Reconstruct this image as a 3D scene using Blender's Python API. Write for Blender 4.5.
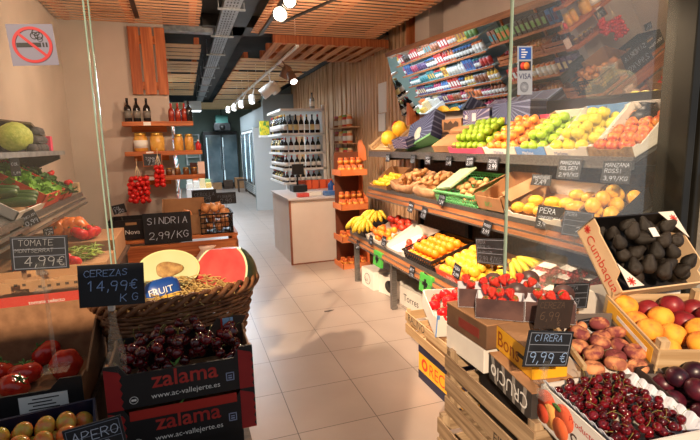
import bpy, bmesh, math, random
from mathutils import Matrix, Vector, noise
for o in list(bpy.data.objects): bpy.data.objects.remove(o)
random.seed(7)
SC = bpy.context.scene
COL = SC.collection
PI = math.pi
R = math.radians

# ------------------------------------------------------------------ camera
FPX = 475.0; CAMH = 1.62
yc = Vector((184-350, -(147-220), -FPX)).normalized()
zc = -Vector((73., -(FPX*FPX-166*73.)/73., -FPX)).normalized()
xc = yc.cross(zc)
ROT = Matrix((xc, yc, zc))                  # camera space -> world
cam_d = bpy.data.cameras.new('camera'); cam = bpy.data.objects.new('camera', cam_d); COL.objects.link(cam)
cam_d.sensor_width = 36; cam_d.lens = FPX/700*36; cam_d.clip_start = .02
cam.matrix_world = Matrix.Translation((0, 0, CAMH)) @ ROT.to_4x4()
SC.camera = cam
EYE = Vector((0, 0, CAMH))
def ray(u, v): return ROT @ Vector(((u-350)/FPX, -(v-220)/FPX, -1))
def at_z(u, v, z): d = ray(u, v); return EYE + d*((z-CAMH)/d.z)
def at_x(u, v, x): d = ray(u, v); return EYE + d*(x/d.x)
def at_y(u, v, y): d = ray(u, v); return EYE + d*(y/d.y)

# ------------------------------------------------------------------ world, sun, exposure
def lin(c):
    return tuple(((x/255)/12.92 if x/255 <= .04045 else ((x/255+.055)/1.055)**2.4) for x in c)
w = bpy.data.worlds.new('world'); SC.world = w; w.use_nodes = True
bg = w.node_tree.nodes['Background']
bg.inputs[0].default_value = (.78, .88, 1.0, 1); bg.inputs[1].default_value = .44
sun_d = bpy.data.lights.new('sun', 'SUN'); sun_d.energy = 6.0; sun_d.angle = R(1.2); sun_d.color = (1, .74, .5)
sun = bpy.data.objects.new('sun', sun_d); COL.objects.link(sun)
SUN_DIR = Vector((.45, .75, -.48))
sun.rotation_euler = SUN_DIR.to_track_quat('-Z', 'Y').to_euler(); sun.location = (-3, -4, 5)
SC.view_settings.view_transform = 'Standard'; SC.view_settings.look = 'None'
SC.view_settings.gamma = 1; SC.view_settings.use_curve_mapping = False
SC.view_settings.exposure = 0.0
def spot(loc, target, energy, col, ang=70, blend=.6, rad=.04, nm='spot_beam'):
    d = bpy.data.lights.new(nm, 'SPOT'); d.energy = energy; d.color = col; d.spot_size = R(ang); d.spot_blend = blend; d.shadow_soft_size = rad
    o = bpy.data.objects.new(nm, d); COL.objects.link(o); o.location = loc
    o.rotation_euler = (Vector(target)-Vector(loc)).to_track_quat('-Z', 'Y').to_euler(); return o
def area(loc, target, energy, col, sx, sy, nm='tube_light'):
    d = bpy.data.lights.new(nm, 'AREA'); d.energy = energy; d.color = col; d.shape = 'RECTANGLE'; d.size = sx; d.size_y = sy
    o = bpy.data.objects.new(nm, d); COL.objects.link(o); o.location = loc
    o.rotation_euler = (Vector(target)-Vector(loc)).to_track_quat('-Z', 'Y').to_euler(); return o
WARM = (1, .72, .5); COOL = (.78, .9, 1); NEUT = (1, .86, .7)
# front lamp beams; bench and floor ones are added fill without fixtures
FRONT_SPOTS = [((.9, 3.95, 2.62), (2.2, 3.3, 1.0), 230, WARM), ((.9, 4.6, 2.70), (2.2, 4.7, 1.0), 230, WARM),
               ((.9, 2.9, 2.70), (2.3, 2.4, 1.0), 250, WARM), ((-.1, 3.2, 2.74), (-.7, 4.9, 1.3), 50, WARM), ((.9, 3.75, 2.60), (-.05, 1.7, 1.1), 110, WARM), ((.35, 2.5, 2.78), (-.8, 2.7, 1.2), 95, WARM),
               ((.9, 4.9, 2.70), (1.75, 6.2, .6), 220, WARM), ((.2, 3.0, 2.74), (.75, 3.6, 0), 120, WARM)]
for l, t, e, c in FRONT_SPOTS: spot(l, t, e, c, 80, .8)
def bulb(loc, energy, col, rad=.05, nm='bulb_fill_light'):
    d = bpy.data.lights.new(nm, 'POINT'); d.energy = energy; d.color = col; d.shadow_soft_size = rad
    o = bpy.data.objects.new(nm, d); COL.objects.link(o); o.location = loc; return o
bulb((.86, 3.85, 2.52), 60, WARM); bulb((-.2, 4.2, 2.3), 14, WARM)  # left point is added fill for the ceiling panel; no bulb hangs there
area((-.10, 9.6, 2.44), (-.32, 9.6, 1.1), 75, COOL, .06, 3.7, 'shelf_light')
area((.9, 10, 2.7), (.9, 10, 0), 105, COOL, .3, 5.0)
area((1.2, 16, 2.7), (1.2, 16, 0), 110, COOL, .3, 4.0)

# ------------------------------------------------------------------ materials
def nt(name):
    m = bpy.data.materials.new(name); m.use_nodes = True
    n = m.node_tree.nodes; return m, n, m.node_tree.links, n['Principled BSDF']
def mat(name, c1, c2=None, scale=8, rough=.55, metal=0, bump=0, rnd=0, detail=3, stretch=None, spec=.5, coat=0, lo=.35, hi=.65, bscale=None, sss=0):
    m, n, l, b = nt(name)
    b.inputs['Roughness'].default_value = rough; b.inputs['Metallic'].default_value = metal
    b.inputs['Specular IOR Level'].default_value = spec; b.inputs['Coat Weight'].default_value = coat
    if sss:
        b.inputs['Subsurface Weight'].default_value = sss; b.inputs['Subsurface Radius'].default_value = (.01, .006, .004)
    A = (*lin(c1), 1)
    if c2 is None: b.inputs['Base Color'].default_value = A
    tc = n.new('ShaderNodeTexCoord'); vec = tc.outputs['Object']
    if stretch:
        mp = n.new('ShaderNodeMapping'); mp.inputs['Scale'].default_value = stretch; l.new(vec, mp.inputs[0]); vec = mp.outputs[0]
    if rnd or c2 is not None:
        oi = n.new('ShaderNodeObjectInfo'); ad = n.new('ShaderNodeVectorMath'); ad.operation = 'ADD'
        ml = n.new('ShaderNodeMath'); ml.operation = 'MULTIPLY'; ml.inputs[1].default_value = 37.0; l.new(oi.outputs['Random'], ml.inputs[0])
        l.new(vec, ad.inputs[0]); l.new(ml.outputs[0], ad.inputs[1]); vec = ad.outputs[0]
    if c2 is not None:
        ns = n.new('ShaderNodeTexNoise'); ns.inputs['Scale'].default_value = scale; ns.inputs['Detail'].default_value = detail; l.new(vec, ns.inputs['Vector'])
        mr = n.new('ShaderNodeMapRange'); mr.inputs[1].default_value = lo; mr.inputs[2].default_value = hi; l.new(ns.outputs['Fac'], mr.inputs[0])
        fac = mr.outputs[0]
        if rnd:
            m2 = n.new('ShaderNodeMapRange'); m2.inputs[3].default_value = -rnd; m2.inputs[4].default_value = rnd; l.new(oi.outputs['Random'], m2.inputs[0])
            a2 = n.new('ShaderNodeMath'); a2.operation = 'ADD'; a2.use_clamp = True; l.new(fac, a2.inputs[0]); l.new(m2.outputs[0], a2.inputs[1]); fac = a2.outputs[0]
        mx = n.new('ShaderNodeMix'); mx.data_type = 'RGBA'; mx.inputs[6].default_value = A; mx.inputs[7].default_value = (*lin(c2), 1)
        l.new(fac, mx.inputs[0]); l.new(mx.outputs[2], b.inputs['Base Color'])
    if bump:
        nb = n.new('ShaderNodeTexNoise'); nb.inputs['Scale'].default_value = bscale or scale*4; nb.inputs['Detail'].default_value = 4; l.new(vec, nb.inputs['Vector'])
        bp = n.new('ShaderNodeBump'); bp.inputs['Strength'].default_value = bump; bp.inputs['Distance'].default_value = .01
        l.new(nb.outputs['Fac'], bp.inputs['Height']); l.new(bp.outputs[0], b.inputs['Normal'])
    return m
def wood(name, c1, c2, axis=0, rough=.6, k=1.0):
    s = [30*k, 30*k, 30*k]; s[axis] = 1.6*k
    return mat(name, c1, c2, scale=1.4, rough=rough, stretch=tuple(s), rnd=.25, detail=6, bump=.15, bscale=3)
def emit(name, c, s):
    m, n, l, b = nt(name); b.inputs['Base Color'].default_value = (*lin(c), 1)
    b.inputs['Emission Color'].default_value = (*lin(c), 1); b.inputs['Emission Strength'].default_value = s; return m
def glassy(name, tint, clear=.9, haze=0., rough=.02):
    m, n, l, b = nt(name); n.remove(b); out = n['Material Output']
    t = n.new('ShaderNodeBsdfTransparent'); t.inputs[0].default_value = (*tint, 1)
    g = n.new('ShaderNodeBsdfGlossy'); g.inputs['Roughness'].default_value = rough
    lw = n.new('ShaderNodeFresnel'); lw.inputs[0].default_value = 1.45
    mm = n.new('ShaderNodeMath'); mm.operation = 'MULTIPLY'; mm.inputs[1].default_value = 1-clear+.2; l.new(lw.outputs[0], mm.inputs[0])
    x = n.new('ShaderNodeMixShader'); l.new(mm.outputs[0], x.inputs[0]); l.new(t.outputs[0], x.inputs[1]); l.new(g.outputs[0], x.inputs[2])
    last = x
    if haze:
        d = n.new('ShaderNodeBsdfDiffuse'); d.inputs[0].default_value = (.9, .88, .8, 1)
        tl = n.new('ShaderNodeBsdfTranslucent'); tl.inputs[0].default_value = (.9, .85, .75, 1)
        dm = n.new('ShaderNodeMixShader'); dm.inputs[0].default_value = .5; l.new(d.outputs[0], dm.inputs[1]); l.new(tl.outputs[0], dm.inputs[2])
        y = n.new('ShaderNodeMixShader'); y.inputs[0].default_value = haze; l.new(x.outputs[0], y.inputs[1]); l.new(dm.outputs[0], y.inputs[2]); last = y
    l.new(last.outputs[0], out.inputs[0]); return m
M = {}
def flat(c, rough=.6, **k):
    key = ('f', c, rough, tuple(k.items()))
    if key not in M: M[key] = mat('surface_%d' % len(M), c, rough=rough, **k)
    return M[key]
M['plaster'] = mat('plaster', (198, 182, 170), (186, 170, 158), scale=2, rough=.85, bump=.05)
M['wood_orange'] = wood('orange_pine', (196, 112, 62), (150, 74, 36), 2)
M['wood_orange_x'] = wood('orange_pine_long', (206, 124, 70), (158, 82, 42), 0)
M['wood_slat'] = wood('ceiling_pine', (210, 162, 124), (172, 122, 88), 0)
M['wood_pale_x'] = wood('pale_crate_wood', (206, 178, 138), (170, 138, 98), 0)
M['wood_pale_z'] = wood('pale_crate_wood_upright', (206, 178, 138), (170, 138, 98), 2)
M['wood_grey_x'] = wood('weathered_crate_wood', (178, 152, 120), (122, 98, 72), 0)
M['wood_grey_z'] = wood('weathered_crate_post', (178, 152, 120), (122, 98, 72), 2)
M['wood_clad'] = wood('cladding_wood', (232, 196, 156), (192, 150, 110), 2)
M['wood_pallet'] = wood('ceiling_pallet_wood', (226, 190, 140), (190, 150, 100), 0)
M['wood_grey_y'] = wood('weathered_side_board', (188, 160, 126), (130, 104, 76), 1)
M['wood_pale_y'] = wood('pale_side_board', (210, 182, 142), (174, 142, 102), 1)
M['wood_orange_y'] = wood('orange_side_board', (206, 124, 70), (158, 82, 42), 1)
M['wood_dark'] = wood('dark_board', (92, 66, 46), (62, 44, 32), 0)
M['card'] = mat('cardboard', (176, 132, 92), (158, 116, 80), scale=6, rough=.85)
M['card_in'] = mat('cardboard_inside', (190, 148, 108), (170, 128, 90), scale=6, rough=.85)
M['white_card'] = mat('white_carton', (226, 220, 210), (210, 204, 196), scale=5, rough=.7)
M['black_card'] = mat('black_carton', (26, 24, 26), (36, 33, 34), scale=9, rough=.45)
M['red_card'] = mat('red_carton', (170, 36, 36), (150, 26, 30), scale=9, rough=.5)
M['steel'] = mat('brushed_steel', (150, 148, 146), (120, 118, 116), scale=3, rough=.38, metal=.85, stretch=(2, 40, 40))
M['dark_steel'] = mat('dark_metal', (62, 60, 58), (48, 46, 45), scale=5, rough=.45, metal=.7)
M['galv'] = mat('galvanised', (172, 178, 184), (140, 146, 152), scale=18, rough=.4, metal=.6)
M['post'] = mat('shopfront_bronze', (44, 42, 36), (34, 33, 29), scale=4, rough=.35, metal=.4)
M['black'] = mat('black_plastic', (22, 22, 24), rough=.4)
M['slate'] = mat('chalkboard', (20, 22, 28), (30, 33, 40), scale=14, rough=.55)
M['chalk'] = mat('chalk', (196, 206, 224), rough=.9)
M['chalk_dim'] = mat('chalk_dim', (120, 126, 140), rough=.9)
M['white'] = mat('white_paint', (232, 232, 230), rough=.4)
M['offwhite'] = mat('offwhite_laminate', (226, 214, 204), (220, 207, 196), scale=3, rough=.45)
M['wicker'] = mat('wicker', (150, 98, 58), (104, 62, 34), scale=22, rough=.6, bump=.3)
M['straw'] = mat('straw', (214, 182, 110), (180, 146, 82), scale=40, rough=.8)
M['paper'] = mat('paper', (232, 230, 226), rough=.8)
M['greenbox'] = mat('green_plastic', (112, 196, 128), (96, 178, 112), scale=6, rough=.4)
M['crossgreen'] = mat('green_panel', (78, 176, 72), (70, 166, 66), scale=6, rough=.5)
M['redplastic'] = mat('orange_red_plastic', (222, 78, 44), (206, 64, 36), scale=5, rough=.4)
M['blueplastic'] = mat('navy_plastic', (24, 30, 58), rough=.35)
M['rackorange'] = mat('orange_rack', (236, 140, 84), (224, 122, 66), scale=4, rough=.45)
M['clear'] = glassy('clear_plastic', (.97, .98, .98), 1.05, .06)
M['pane'] = glassy('shop_glass', (.97, .985, .97), .92, .022, .01)
M['edge'] = mat('glass_edge', (150, 176, 160), rough=.15)
M['lid'] = mat('gold_lid', (200, 160, 80), rough=.3, metal=.7)

# ------------------------------------------------------------------ mesh builder
class MB:
    def __init__(s): s.v = []; s.f = []; s.sm = []; s.mi = []
    def add(s, vs, fs, T=None, sm=False, mi=0):
        b = len(s.v)
        s.v += [tuple(T @ Vector(p)) for p in vs] if T is not None else [tuple(p) for p in vs]
        for f in fs: s.f.append([i+b for i in f]); s.sm.append(sm); s.mi.append(mi)
        return s
    def box(s, c, d, T=None, mi=0, bev=0):
        x, y, z = c; a, b, e = d[0]/2, d[1]/2, d[2]/2
        if bev:
            bm = bmesh.new(); bmesh.ops.create_cube(bm, size=1)
            for q in bm.verts: q.co = Vector((q.co.x*2*a+x, q.co.y*2*b+y, q.co.z*2*e+z))
            bmesh.ops.bevel(bm, geom=list(bm.edges), offset=bev, segments=2, affect='EDGES', profile=.6)
            bm.verts.index_update()
            s.add([q.co.copy() for q in bm.verts], [[q.index for q in f.verts] for f in bm.faces], T, False, mi); bm.free(); return s
        vs = [(x+i*a, y+j*b, z+k*e) for i in (-1, 1) for j in (-1, 1) for k in (-1, 1)]
        return s.add(vs, [(0, 1, 3, 2), (4, 6, 7, 5), (0, 4, 5, 1), (2, 3, 7, 6), (0, 2, 6, 4), (1, 5, 7, 3)], T, False, mi)
    def bb(s, lo, hi, T=None, mi=0, bev=0):
        return s.box([(lo[i]+hi[i])/2 for i in range(3)], [hi[i]-lo[i] for i in range(3)], T, mi, bev)
    def tube(s, pts, r, n=8, T=None, mi=0, closed=False):
        pts = [Vector(p) for p in pts]; k = len(pts); vs = []; fs = []; up = Vector((.13, .21, 1)).normalized()
        rs = r if isinstance(r, (list, tuple)) else [r]*k
        for i, p in enumerate(pts):
            if closed: t = pts[(i+1) % k]-pts[i-1]
            else: t = pts[min(i+1, k-1)]-pts[max(i-1, 0)]
            t.normalize(); a = t.cross(up)
            if a.length < 1e-4: a = t.cross(Vector((1, 0, 0)))
            a.normalize(); b = t.cross(a)
            for j in range(n):
                th = 2*PI*j/n; vs.append(p+(a*math.cos(th)+b*math.sin(th))*rs[i])
        for i in range(k if closed else k-1):
            for j in range(n):
                i2 = (i+1) % k
                fs.append((i*n+j, i*n+(j+1) % n, i2*n+(j+1) % n, i2*n+j))
        if not closed: fs += [tuple(range(n))[::-1], tuple(range((k-1)*n, k*n))]
        return s.add(vs, fs, T, True, mi)
    def cyl(s, p0, p1, r, n=12, T=None, mi=0, r2=None):
        return s.tube([p0, p1], [r, r if r2 is None else r2], n, T, mi)
    def lathe(s, prof, n=14, T=None, mi=0, fn=None):
        vs = []; fs = []; k = len(prof)
        for (r, z) in prof:
            for j in range(n):
                th = 2*PI*j/n; p = Vector((max(r, 1e-5)*math.cos(th), max(r, 1e-5)*math.sin(th), z)); vs.append(fn(p, th) if fn else p)
        for i in range(k-1):
            for j in range(n): fs.append((i*n+j, i*n+(j+1) % n, (i+1)*n+(j+1) % n, (i+1)*n+j))
        fs += [tuple(range(n))[::-1], tuple(range((k-1)*n, k*n))]
        return s.add(vs, fs, T, True, mi)
    def prism(s, poly, z0, z1, T=None, mi=0):
        n = len(poly); vs = [(x, y, z0) for x, y in poly]+[(x, y, z1) for x, y in poly]
        fs = [tuple(range(n))[::-1], tuple(range(n, 2*n))]+[(i, (i+1) % n, n+(i+1) % n, n+i) for i in range(n)]
        return s.add(vs, fs, T, False, mi)
    def mesh(s, name, mats):
        me = bpy.data.meshes.new(name); me.from_pydata(s.v, [], s.f)
        me.polygons.foreach_set('use_smooth', s.sm); me.polygons.foreach_set('material_index', s.mi)
        for m in (mats if isinstance(mats, (list, tuple)) else [mats]): me.materials.append(m)
        me.update(); return me
I4 = Matrix.Identity(4)
def TR(x, y, z): return Matrix.Translation((x, y, z))
def RX(a): return Matrix.Rotation(R(a), 4, 'X')
def RY(a): return Matrix.Rotation(R(a), 4, 'Y')
def RZ(a): return Matrix.Rotation(R(a), 4, 'Z')
def SCL(a): return Matrix.Diagonal((a, a, a, 1)) if not isinstance(a, tuple) else Matrix.Diagonal((*a, 1))
def meta(o, label=None, cat=None, group=None, kind=None):
    if label: o['label'] = label
    if cat: o['category'] = cat
    if group: o['group'] = group
    if kind: o['kind'] = kind
    return o
def thing(name, label, cat, T=I4, group=None):
    o = bpy.data.objects.new(name, None); COL.objects.link(o); o.empty_display_size = .05; o.matrix_world = T
    return meta(o, label, cat, group)
def one(name, mb, mats, label, cat, T=I4, group=None, kind=None):
    me = mb.mesh(name, mats) if isinstance(mb, MB) else mb
    o = bpy.data.objects.new(name, me); COL.objects.link(o); o.matrix_world = T
    return meta(o, label, cat, group, kind)
def part(name, mb, mats, parent, label=None, T=None):
    me = mb.mesh(name, mats) if isinstance(mb, MB) else mb
    o = bpy.data.objects.new(name, me); COL.objects.link(o); o.parent = parent
    if T is not None: o.matrix_local = T
    if label: o['label'] = label
    return o
def struct(name, mb, mats, parent=None):
    o = bpy.data.objects.new(name, mb.mesh(name, mats)); COL.objects.link(o)
    if parent: o.parent = parent
    else: o['kind'] = 'structure'
    return o
def dup(root, T, label=None, group=None):
    r = root.copy(); COL.objects.link(r); r.matrix_world = T
    if label: r['label'] = label
    if group: r['group'] = group
    for ch in root.children:
        c = ch.copy(); COL.objects.link(c); c.parent = r
        for g in ch.children:
            d = g.copy(); COL.objects.link(d); d.parent = c
    return r
ORD = 'first second third fourth fifth sixth seventh eighth ninth tenth eleventh twelfth thirteenth fourteenth fifteenth sixteenth seventeenth eighteenth nineteenth twentieth'.split()
def nth(i):
    if i < 20: return ORD[i]
    return {20: 'twentieth', 30: 'thirtieth', 40: 'fortieth'}[(i+1)//10*10] if (i+1) % 10 == 0 else {2: 'twenty', 3: 'thirty', 4: 'forty', 5: 'fifty'}[(i+1)//10]+'-'+ORD[(i+1) % 10-1]

# ------------------------------------------------------------------ writing
GL = {'A': '0,0 2,6 4,0|.8,2.3 3.2,2.3', 'B': '0,0 0,6 2.5,6 3.4,5 2.5,3.3 0,3.2|2.5,3.3 4,1.8 2.8,0 0,0', 'C': '4,5 2.6,6 1,5.4 0,3 1,.6 2.6,0 4,1', 'D': '0,0 0,6 2,6 4,4.4 4,1.6 2,0 0,0',
 'E': '4,6 0,6 0,0 4,0|0,3 3,3', 'F': '4,6 0,6 0,0|0,3 3,3', 'G': '4,5 2.5,6 .8,5.3 0,3 1,.5 2.6,0 4,1 4,2.8 2.4,2.8', 'H': '0,0 0,6|4,0 4,6|0,3 4,3', 'I': '1.5,0 1.5,6', 'J': '3.5,6 3.5,1.4 2.4,0 .8,.2 .2,1.4',
 'K': '0,0 0,6|4,6 0,2.6|1.2,3.4 4,0', 'L': '0,6 0,0 3.6,0', 'M': '0,0 0,6 2,2.6 4,6 4,0', 'N': '0,0 0,6 4,0 4,6', 'O': '2,0 .5,1 0,3 .5,5 2,6 3.5,5 4,3 3.5,1 2,0', 'P': '0,0 0,6 2.6,6 4,4.6 2.6,3 0,2.8', 'Q': '2,0 .5,1 0,3 .5,5 2,6 3.5,5 4,3 3.5,1 2,0|2.4,1.4 4,-.4',
 'R': '0,0 0,6 2.6,6 4,4.6 2.6,3 0,2.9|1.6,3 4,0', 'S': '3.8,5.2 2.4,6 .6,5.4 .4,4 2,3.1 3.8,2.2 3.6,.7 1.8,0 .1,.8', 'T': '0,6 4,6|2,6 2,0', 'U': '0,6 0,1.5 1.4,0 2.8,0 4,1.5 4,6', 'V': '0,6 2,0 4,6', 'X': '0,0 4,6|0,6 4,0', 'Y': '0,6 2,3 4,6|2,3 2,0', 'Z': '0,6 4,6 0,0 4,0',
 '0': '2,0 .5,1 0,3 .5,5 2,6 3.5,5 4,3 3.5,1 2,0', '1': '.8,4.6 2.2,6 2.2,0', '2': '0,4.6 1,6 3,6 4,4.6 3.4,3 0,0 4,0', '3': '0,5.4 2,6 3.8,5 3,3.4 1.6,3.1 3.4,2.8 4,1.2 2.4,0 0,.6', '4': '3,0 3,6 0,2 4,2', '5': '3.8,6 .4,6 0,3.4 2.2,3.6 4,2 3,.3 0,.3', '6': '3.6,5.6 1.6,5.4 0,2.4 .8,.4 2.6,0 4,1.4 3.2,3 1.4,3.1 .3,2', '7': '0,6 4,6 1.6,0', '8': '2,3.2 .4,4.4 1,6 3,6 3.6,4.4 2,3.2 0,1.6 1,0 3,0 4,1.6 2,3.2', '9': '3.9,4.4 2.8,3 .8,3.2 .1,4.6 1.2,6 3,5.8 3.9,4.4 3,0',
 ',': '1.2,.6 .6,-1.2', '.': '1,0 1.2,.3', '/': '0,-.6 3.2,6.6', '-': '.5,2.8 3,2.8', '€': '4,5.2 2.8,6 1.4,5 1,3 1.4,1 2.8,0 4,.8|0,3.6 3,3.6|0,2.4 2.8,2.4', '~': '0,3 1,4 2,2.6 3,3.8 4,2.4', "'": '1,6 .8,4.8'}
def chalk_text(mb, s, x, y, h, t=None, wob=.06, slant=.08, mi=0, z=.0012):
    k = h/6; t = t or h*.05
    for ch in s.upper():
        if ch == ' ': x += 3.6*k; continue
        g = GL.get(ch)
        if not g: x += 3*k; continue
        jy = random.uniform(-.4, .4)
        for st in g.split('|'):
            P = [tuple(map(float, q.split(','))) for q in st.split()]
            P = [(x+(a+slant*b+random.uniform(-wob, wob)*2)*k, y+(b+jy+random.uniform(-wob, wob)*2)*k) for a, b in P]
            for (ax, ay), (bx, by) in zip(P, P[1:]):
                dx, dy = bx-ax, by-ay; L = math.hypot(dx, dy) or 1e-6; nx, ny = -dy/L*t, dx/L*t; ex, ey = dx/L*t*.8, dy/L*t*.8
                mb.add([(ax-ex+nx, ay-ey+ny, z), (ax-ex-nx, ay-ey-ny, z), (bx+ex-nx, by+ey-ny, z), (bx+ex+nx, by+ey+ny, z)], [(0, 1, 2, 3)], None, False, mi)
        x += (2.2 if ch in ",.'" else 5.3)*k
    return x
def chalk_width(s, h): return sum(3.6 if c == ' ' else 2.2 if c in ",.'" else 5.3 for c in s)*h/6
_txt = {}
def print_text(mb, s, h, T, mi=0, align='LEFT', depth=.0006):
    key = (s, align)
    if key not in _txt:
        cu = bpy.data.curves.new('lettering', 'FONT'); cu.body = s; cu.size = 1; cu.align_x = align; cu.resolution_u = 3; cu.offset = .014 if s == 'zalama' else 0
        o = bpy.data.objects.new('lettering', cu); COL.objects.link(o)
        dg = bpy.context.evaluated_depsgraph_get(); me = o.evaluated_get(dg).to_mesh()
        _txt[key] = ([v.co.copy() for v in me.vertices], [list(p.vertices) for p in me.polygons])
        o.evaluated_get(dg).to_mesh_clear(); bpy.data.objects.remove(o); bpy.data.curves.remove(cu)
    vs, fs = _txt[key]
    mb.add([(v.x*h, v.y*h, depth) for v in vs], fs, T, False, mi)
def frame_px(tl, tr, bl, fn, d):
    a, b, c = fn(*tl, d), fn(*tr, d), fn(*bl, d)
    x = (b-a); W = x.length; x.normalize(); y = (a-c); y -= x*y.dot(x); H = y.length; y.normalize(); z = x.cross(y)
    o = c
    Mx = Matrix(((x.x, y.x, z.x, o.x), (x.y, y.y, z.y, o.y), (x.z, y.z, z.z, o.z), (0, 0, 0, 1)))
    return Mx, W, H
def chalk_sign(T, W, H, lines, label, grid=True, cat='price sign', clip=True, board=None, frame=None, ink=None, name='chalk_price_sign', group=None, clip_len=.05, stroke=1):
    """T: lower-left corner of the board, x right, y up, z towards the reader. lines: (text, x, y, height) in board fractions"""
    t = thing(name, label, cat, T, group)
    b = MB(); b.bb((0, 0, -.004), (W, H, 0), bev=.0012); part('board', b, board or M['slate'], t)
    c = MB()
    for s, x, y, h in lines:
        h *= min(1, W*(.97-x)/max(1e-6, chalk_width(s, h*H)*1.03))
        chalk_text(c, s, x*W, y*H, h*H, t=h*H*.036*stroke)
    if c.v: part('chalk_writing', c, ink or M['chalk'], t)
    if grid:
        g = MB(); e = max(.0006, H*.008)
        for yy in (.06, .42, .62, .94): g.bb((W*.05, H*yy-e, .0002), (W*.95, H*yy+e, .0008))
        for xx in (.05, .95): g.bb((W*xx-e, H*.06, .0002), (W*xx+e, H*.94, .0008))
        part('ruled_lines', g, M['chalk_dim'], t)
    if frame:
        g = MB(); e = .006
        for lo, hi in (((-e, -e), (W+e, 0)), ((-e, H), (W+e, H+e)), ((-e, 0), (0, H)), ((W, 0), (W+e, H))): g.bb((*lo, -.006), (*hi, .004))
        part('frame', g, frame, t)
    if clip:
        g = MB(); g.bb((W*.5-.012, -.012, -.010), (W*.5+.012, .02, .002)); g.cyl((W*.5, -clip_len, -.004), (W*.5, 0, -.004), .004); g.bb((W*.5-.018, -clip_len-.006, -.02), (W*.5+.018, -clip_len, .012))
        part('clip', g, M['clear'], t)
    return t
# ================================================================== SETTING
def tile_mat():
    m, n, l, b = nt('floor_tiles'); b.inputs['Roughness'].default_value = .32
    g = n.new('ShaderNodeTexCoord'); mp = n.new('ShaderNodeMapping'); mp.inputs['Location'].default_value = (-.01, -.04, 0); l.new(g.outputs['Object'], mp.inputs[0])
    br = n.new('ShaderNodeTexBrick'); br.offset = 0; br.inputs['Scale'].default_value = 1; br.inputs['Brick Width'].default_value = .48; br.inputs['Row Height'].default_value = .48
    br.inputs['Mortar Size'].default_value = .0028; br.inputs['Mortar Smooth'].default_value = .1; br.inputs['Bias'].default_value = 0
    br.inputs['Color1'].default_value = (*lin((168, 152, 142)), 1); br.inputs['Color2'].default_value = (*lin((162, 147, 137)), 1); br.inputs['Mortar'].default_value = (*lin((92, 82, 76)), 1)
    l.new(mp.outputs[0], br.inputs[0])
    ns = n.new('ShaderNodeTexNoise'); ns.inputs['Scale'].default_value = 3.5; ns.inputs['Detail'].default_value = 6; l.new(g.outputs['Object'], ns.inputs[0])
    mr = n.new('ShaderNodeMapRange'); mr.inputs[3].default_value = .82; mr.inputs[4].default_value = 1.08; l.new(ns.outputs['Fac'], mr.inputs[0])
    mx = n.new('ShaderNodeMix'); mx.data_type = 'RGBA'; mx.blend_type = 'MULTIPLY'; mx.inputs[0].default_value = 1; l.new(br.outputs[0], mx.inputs[6]); l.new(mr.outputs[0], mx.inputs[7])
    l.new(mx.outputs[2], b.inputs['Base Color'])
    r2 = n.new('ShaderNodeMapRange'); r2.inputs[3].default_value = .22; r2.inputs[4].default_value = .45; l.new(ns.outputs['Fac'], r2.inputs[0]); l.new(r2.outputs[0], b.inputs['Roughness'])
    return m
GY = 1.8                                             # plane of the shopfront
struct('floor', MB().bb((-3.2, -4, -.05), (4.6, 20.1, 0)), tile_mat())
M['ceil'] = mat('dark_ceiling', (74, 82, 86), (60, 66, 70), scale=1.5, rough=.9)
struct('ceiling', MB().bb((-1.3, GY-.1, 3.12), (2.9, 20.1, 3.2)), M['ceil'])
M['backwall'] = mat('back_wall_paint', (150, 166, 156), (138, 154, 146), scale=1, rough=.8)
struct('wall_back', MB().bb((-.7, 20, 0), (2.9, 20.1, 3.12)), M['backwall'])
struct('wall_left', MB().bb((-1.18, GY, 0), (-1.08, 5.55, 3.12)), M['plaster'])
struct('wall_left_facing', MB().bb((-1.08, 5.55, 0), (-.115, 5.68, 3.12)), M['plaster'])
struct('wall_left_rear', MB().bb((-.72, 5.68, 0), (-.62, 20, 3.12)), M['backwall'])
struct('wall_right', MB().bb((2.72, GY, 0), (2.82, 20, 3.12)), M['plaster'])
# vertical wooden cladding on the right wall
c = MB(); y = 5.28; random.seed(3)
while y < 12.2:
    wd = random.choice((.05, .07, .09)); d = random.uniform(.04, .06)
    c.bb((2.72-d, y, .02), (2.715, y+wd, 3.1)); y += wd+random.uniform(.03, .05)
struct('trim_7', MB().bb((2.712, 5.28, .02), (2.719, 12.2, 3.1)), flat((86, 62, 44)))  # dark sheet added behind the slats to darken their gaps
struct('trim_1', c, M['wood_clad'])
struct('trim_2', MB().bb((2.58, 5.27, 1.62), (2.72, 5.34, 3.1)).bb((2.62, 5.05, 2.45), (2.72, 5.2, 3.1)), M['wood_orange'])
struct('trim_3', MB().bb((2.55, 4.72, 2.62), (2.72, 5.05, 3.1)), M['plaster'])
# outside: shopfront posts, stone wall, canopy added for shade
struct('trim_4', MB().bb((2.345, GY-.10, 0), (2.40, GY+.06, 3.3), bev=.006).bb((2.40, GY-.06, 0), (2.43, GY+.02, 3.3)).bb((2.43, GY-.1, 0), (2.48, GY+.06, 3.3), bev=.006), M['post'])
M['stone'] = mat('stone_wall', (176, 168, 156), (112, 106, 98), scale=9, rough=.9, bump=.4, lo=.3, hi=.7)
M['door_wood'] = wood('warm_door_wood', (196, 140, 90), (168, 112, 68), 2)
struct('wall_front_right', MB().bb((2.48, GY-.12, 0), (4.6, GY-.01, 1.42)), M['stone'])
struct('wall_front_upper', MB().bb((2.48, GY-.08, 1.42), (4.6, GY-.01, 4)), M['door_wood'])
struct('wall_front_left', MB().bb((-3.2, GY-.1, 0), (-1.18, GY+.2, 4)), M['stone'])
struct('wall_front_top', MB().bb((-3.2, GY-.1, 3.2), (4.6, GY+.25, 4.2)), M['post'])
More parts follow.
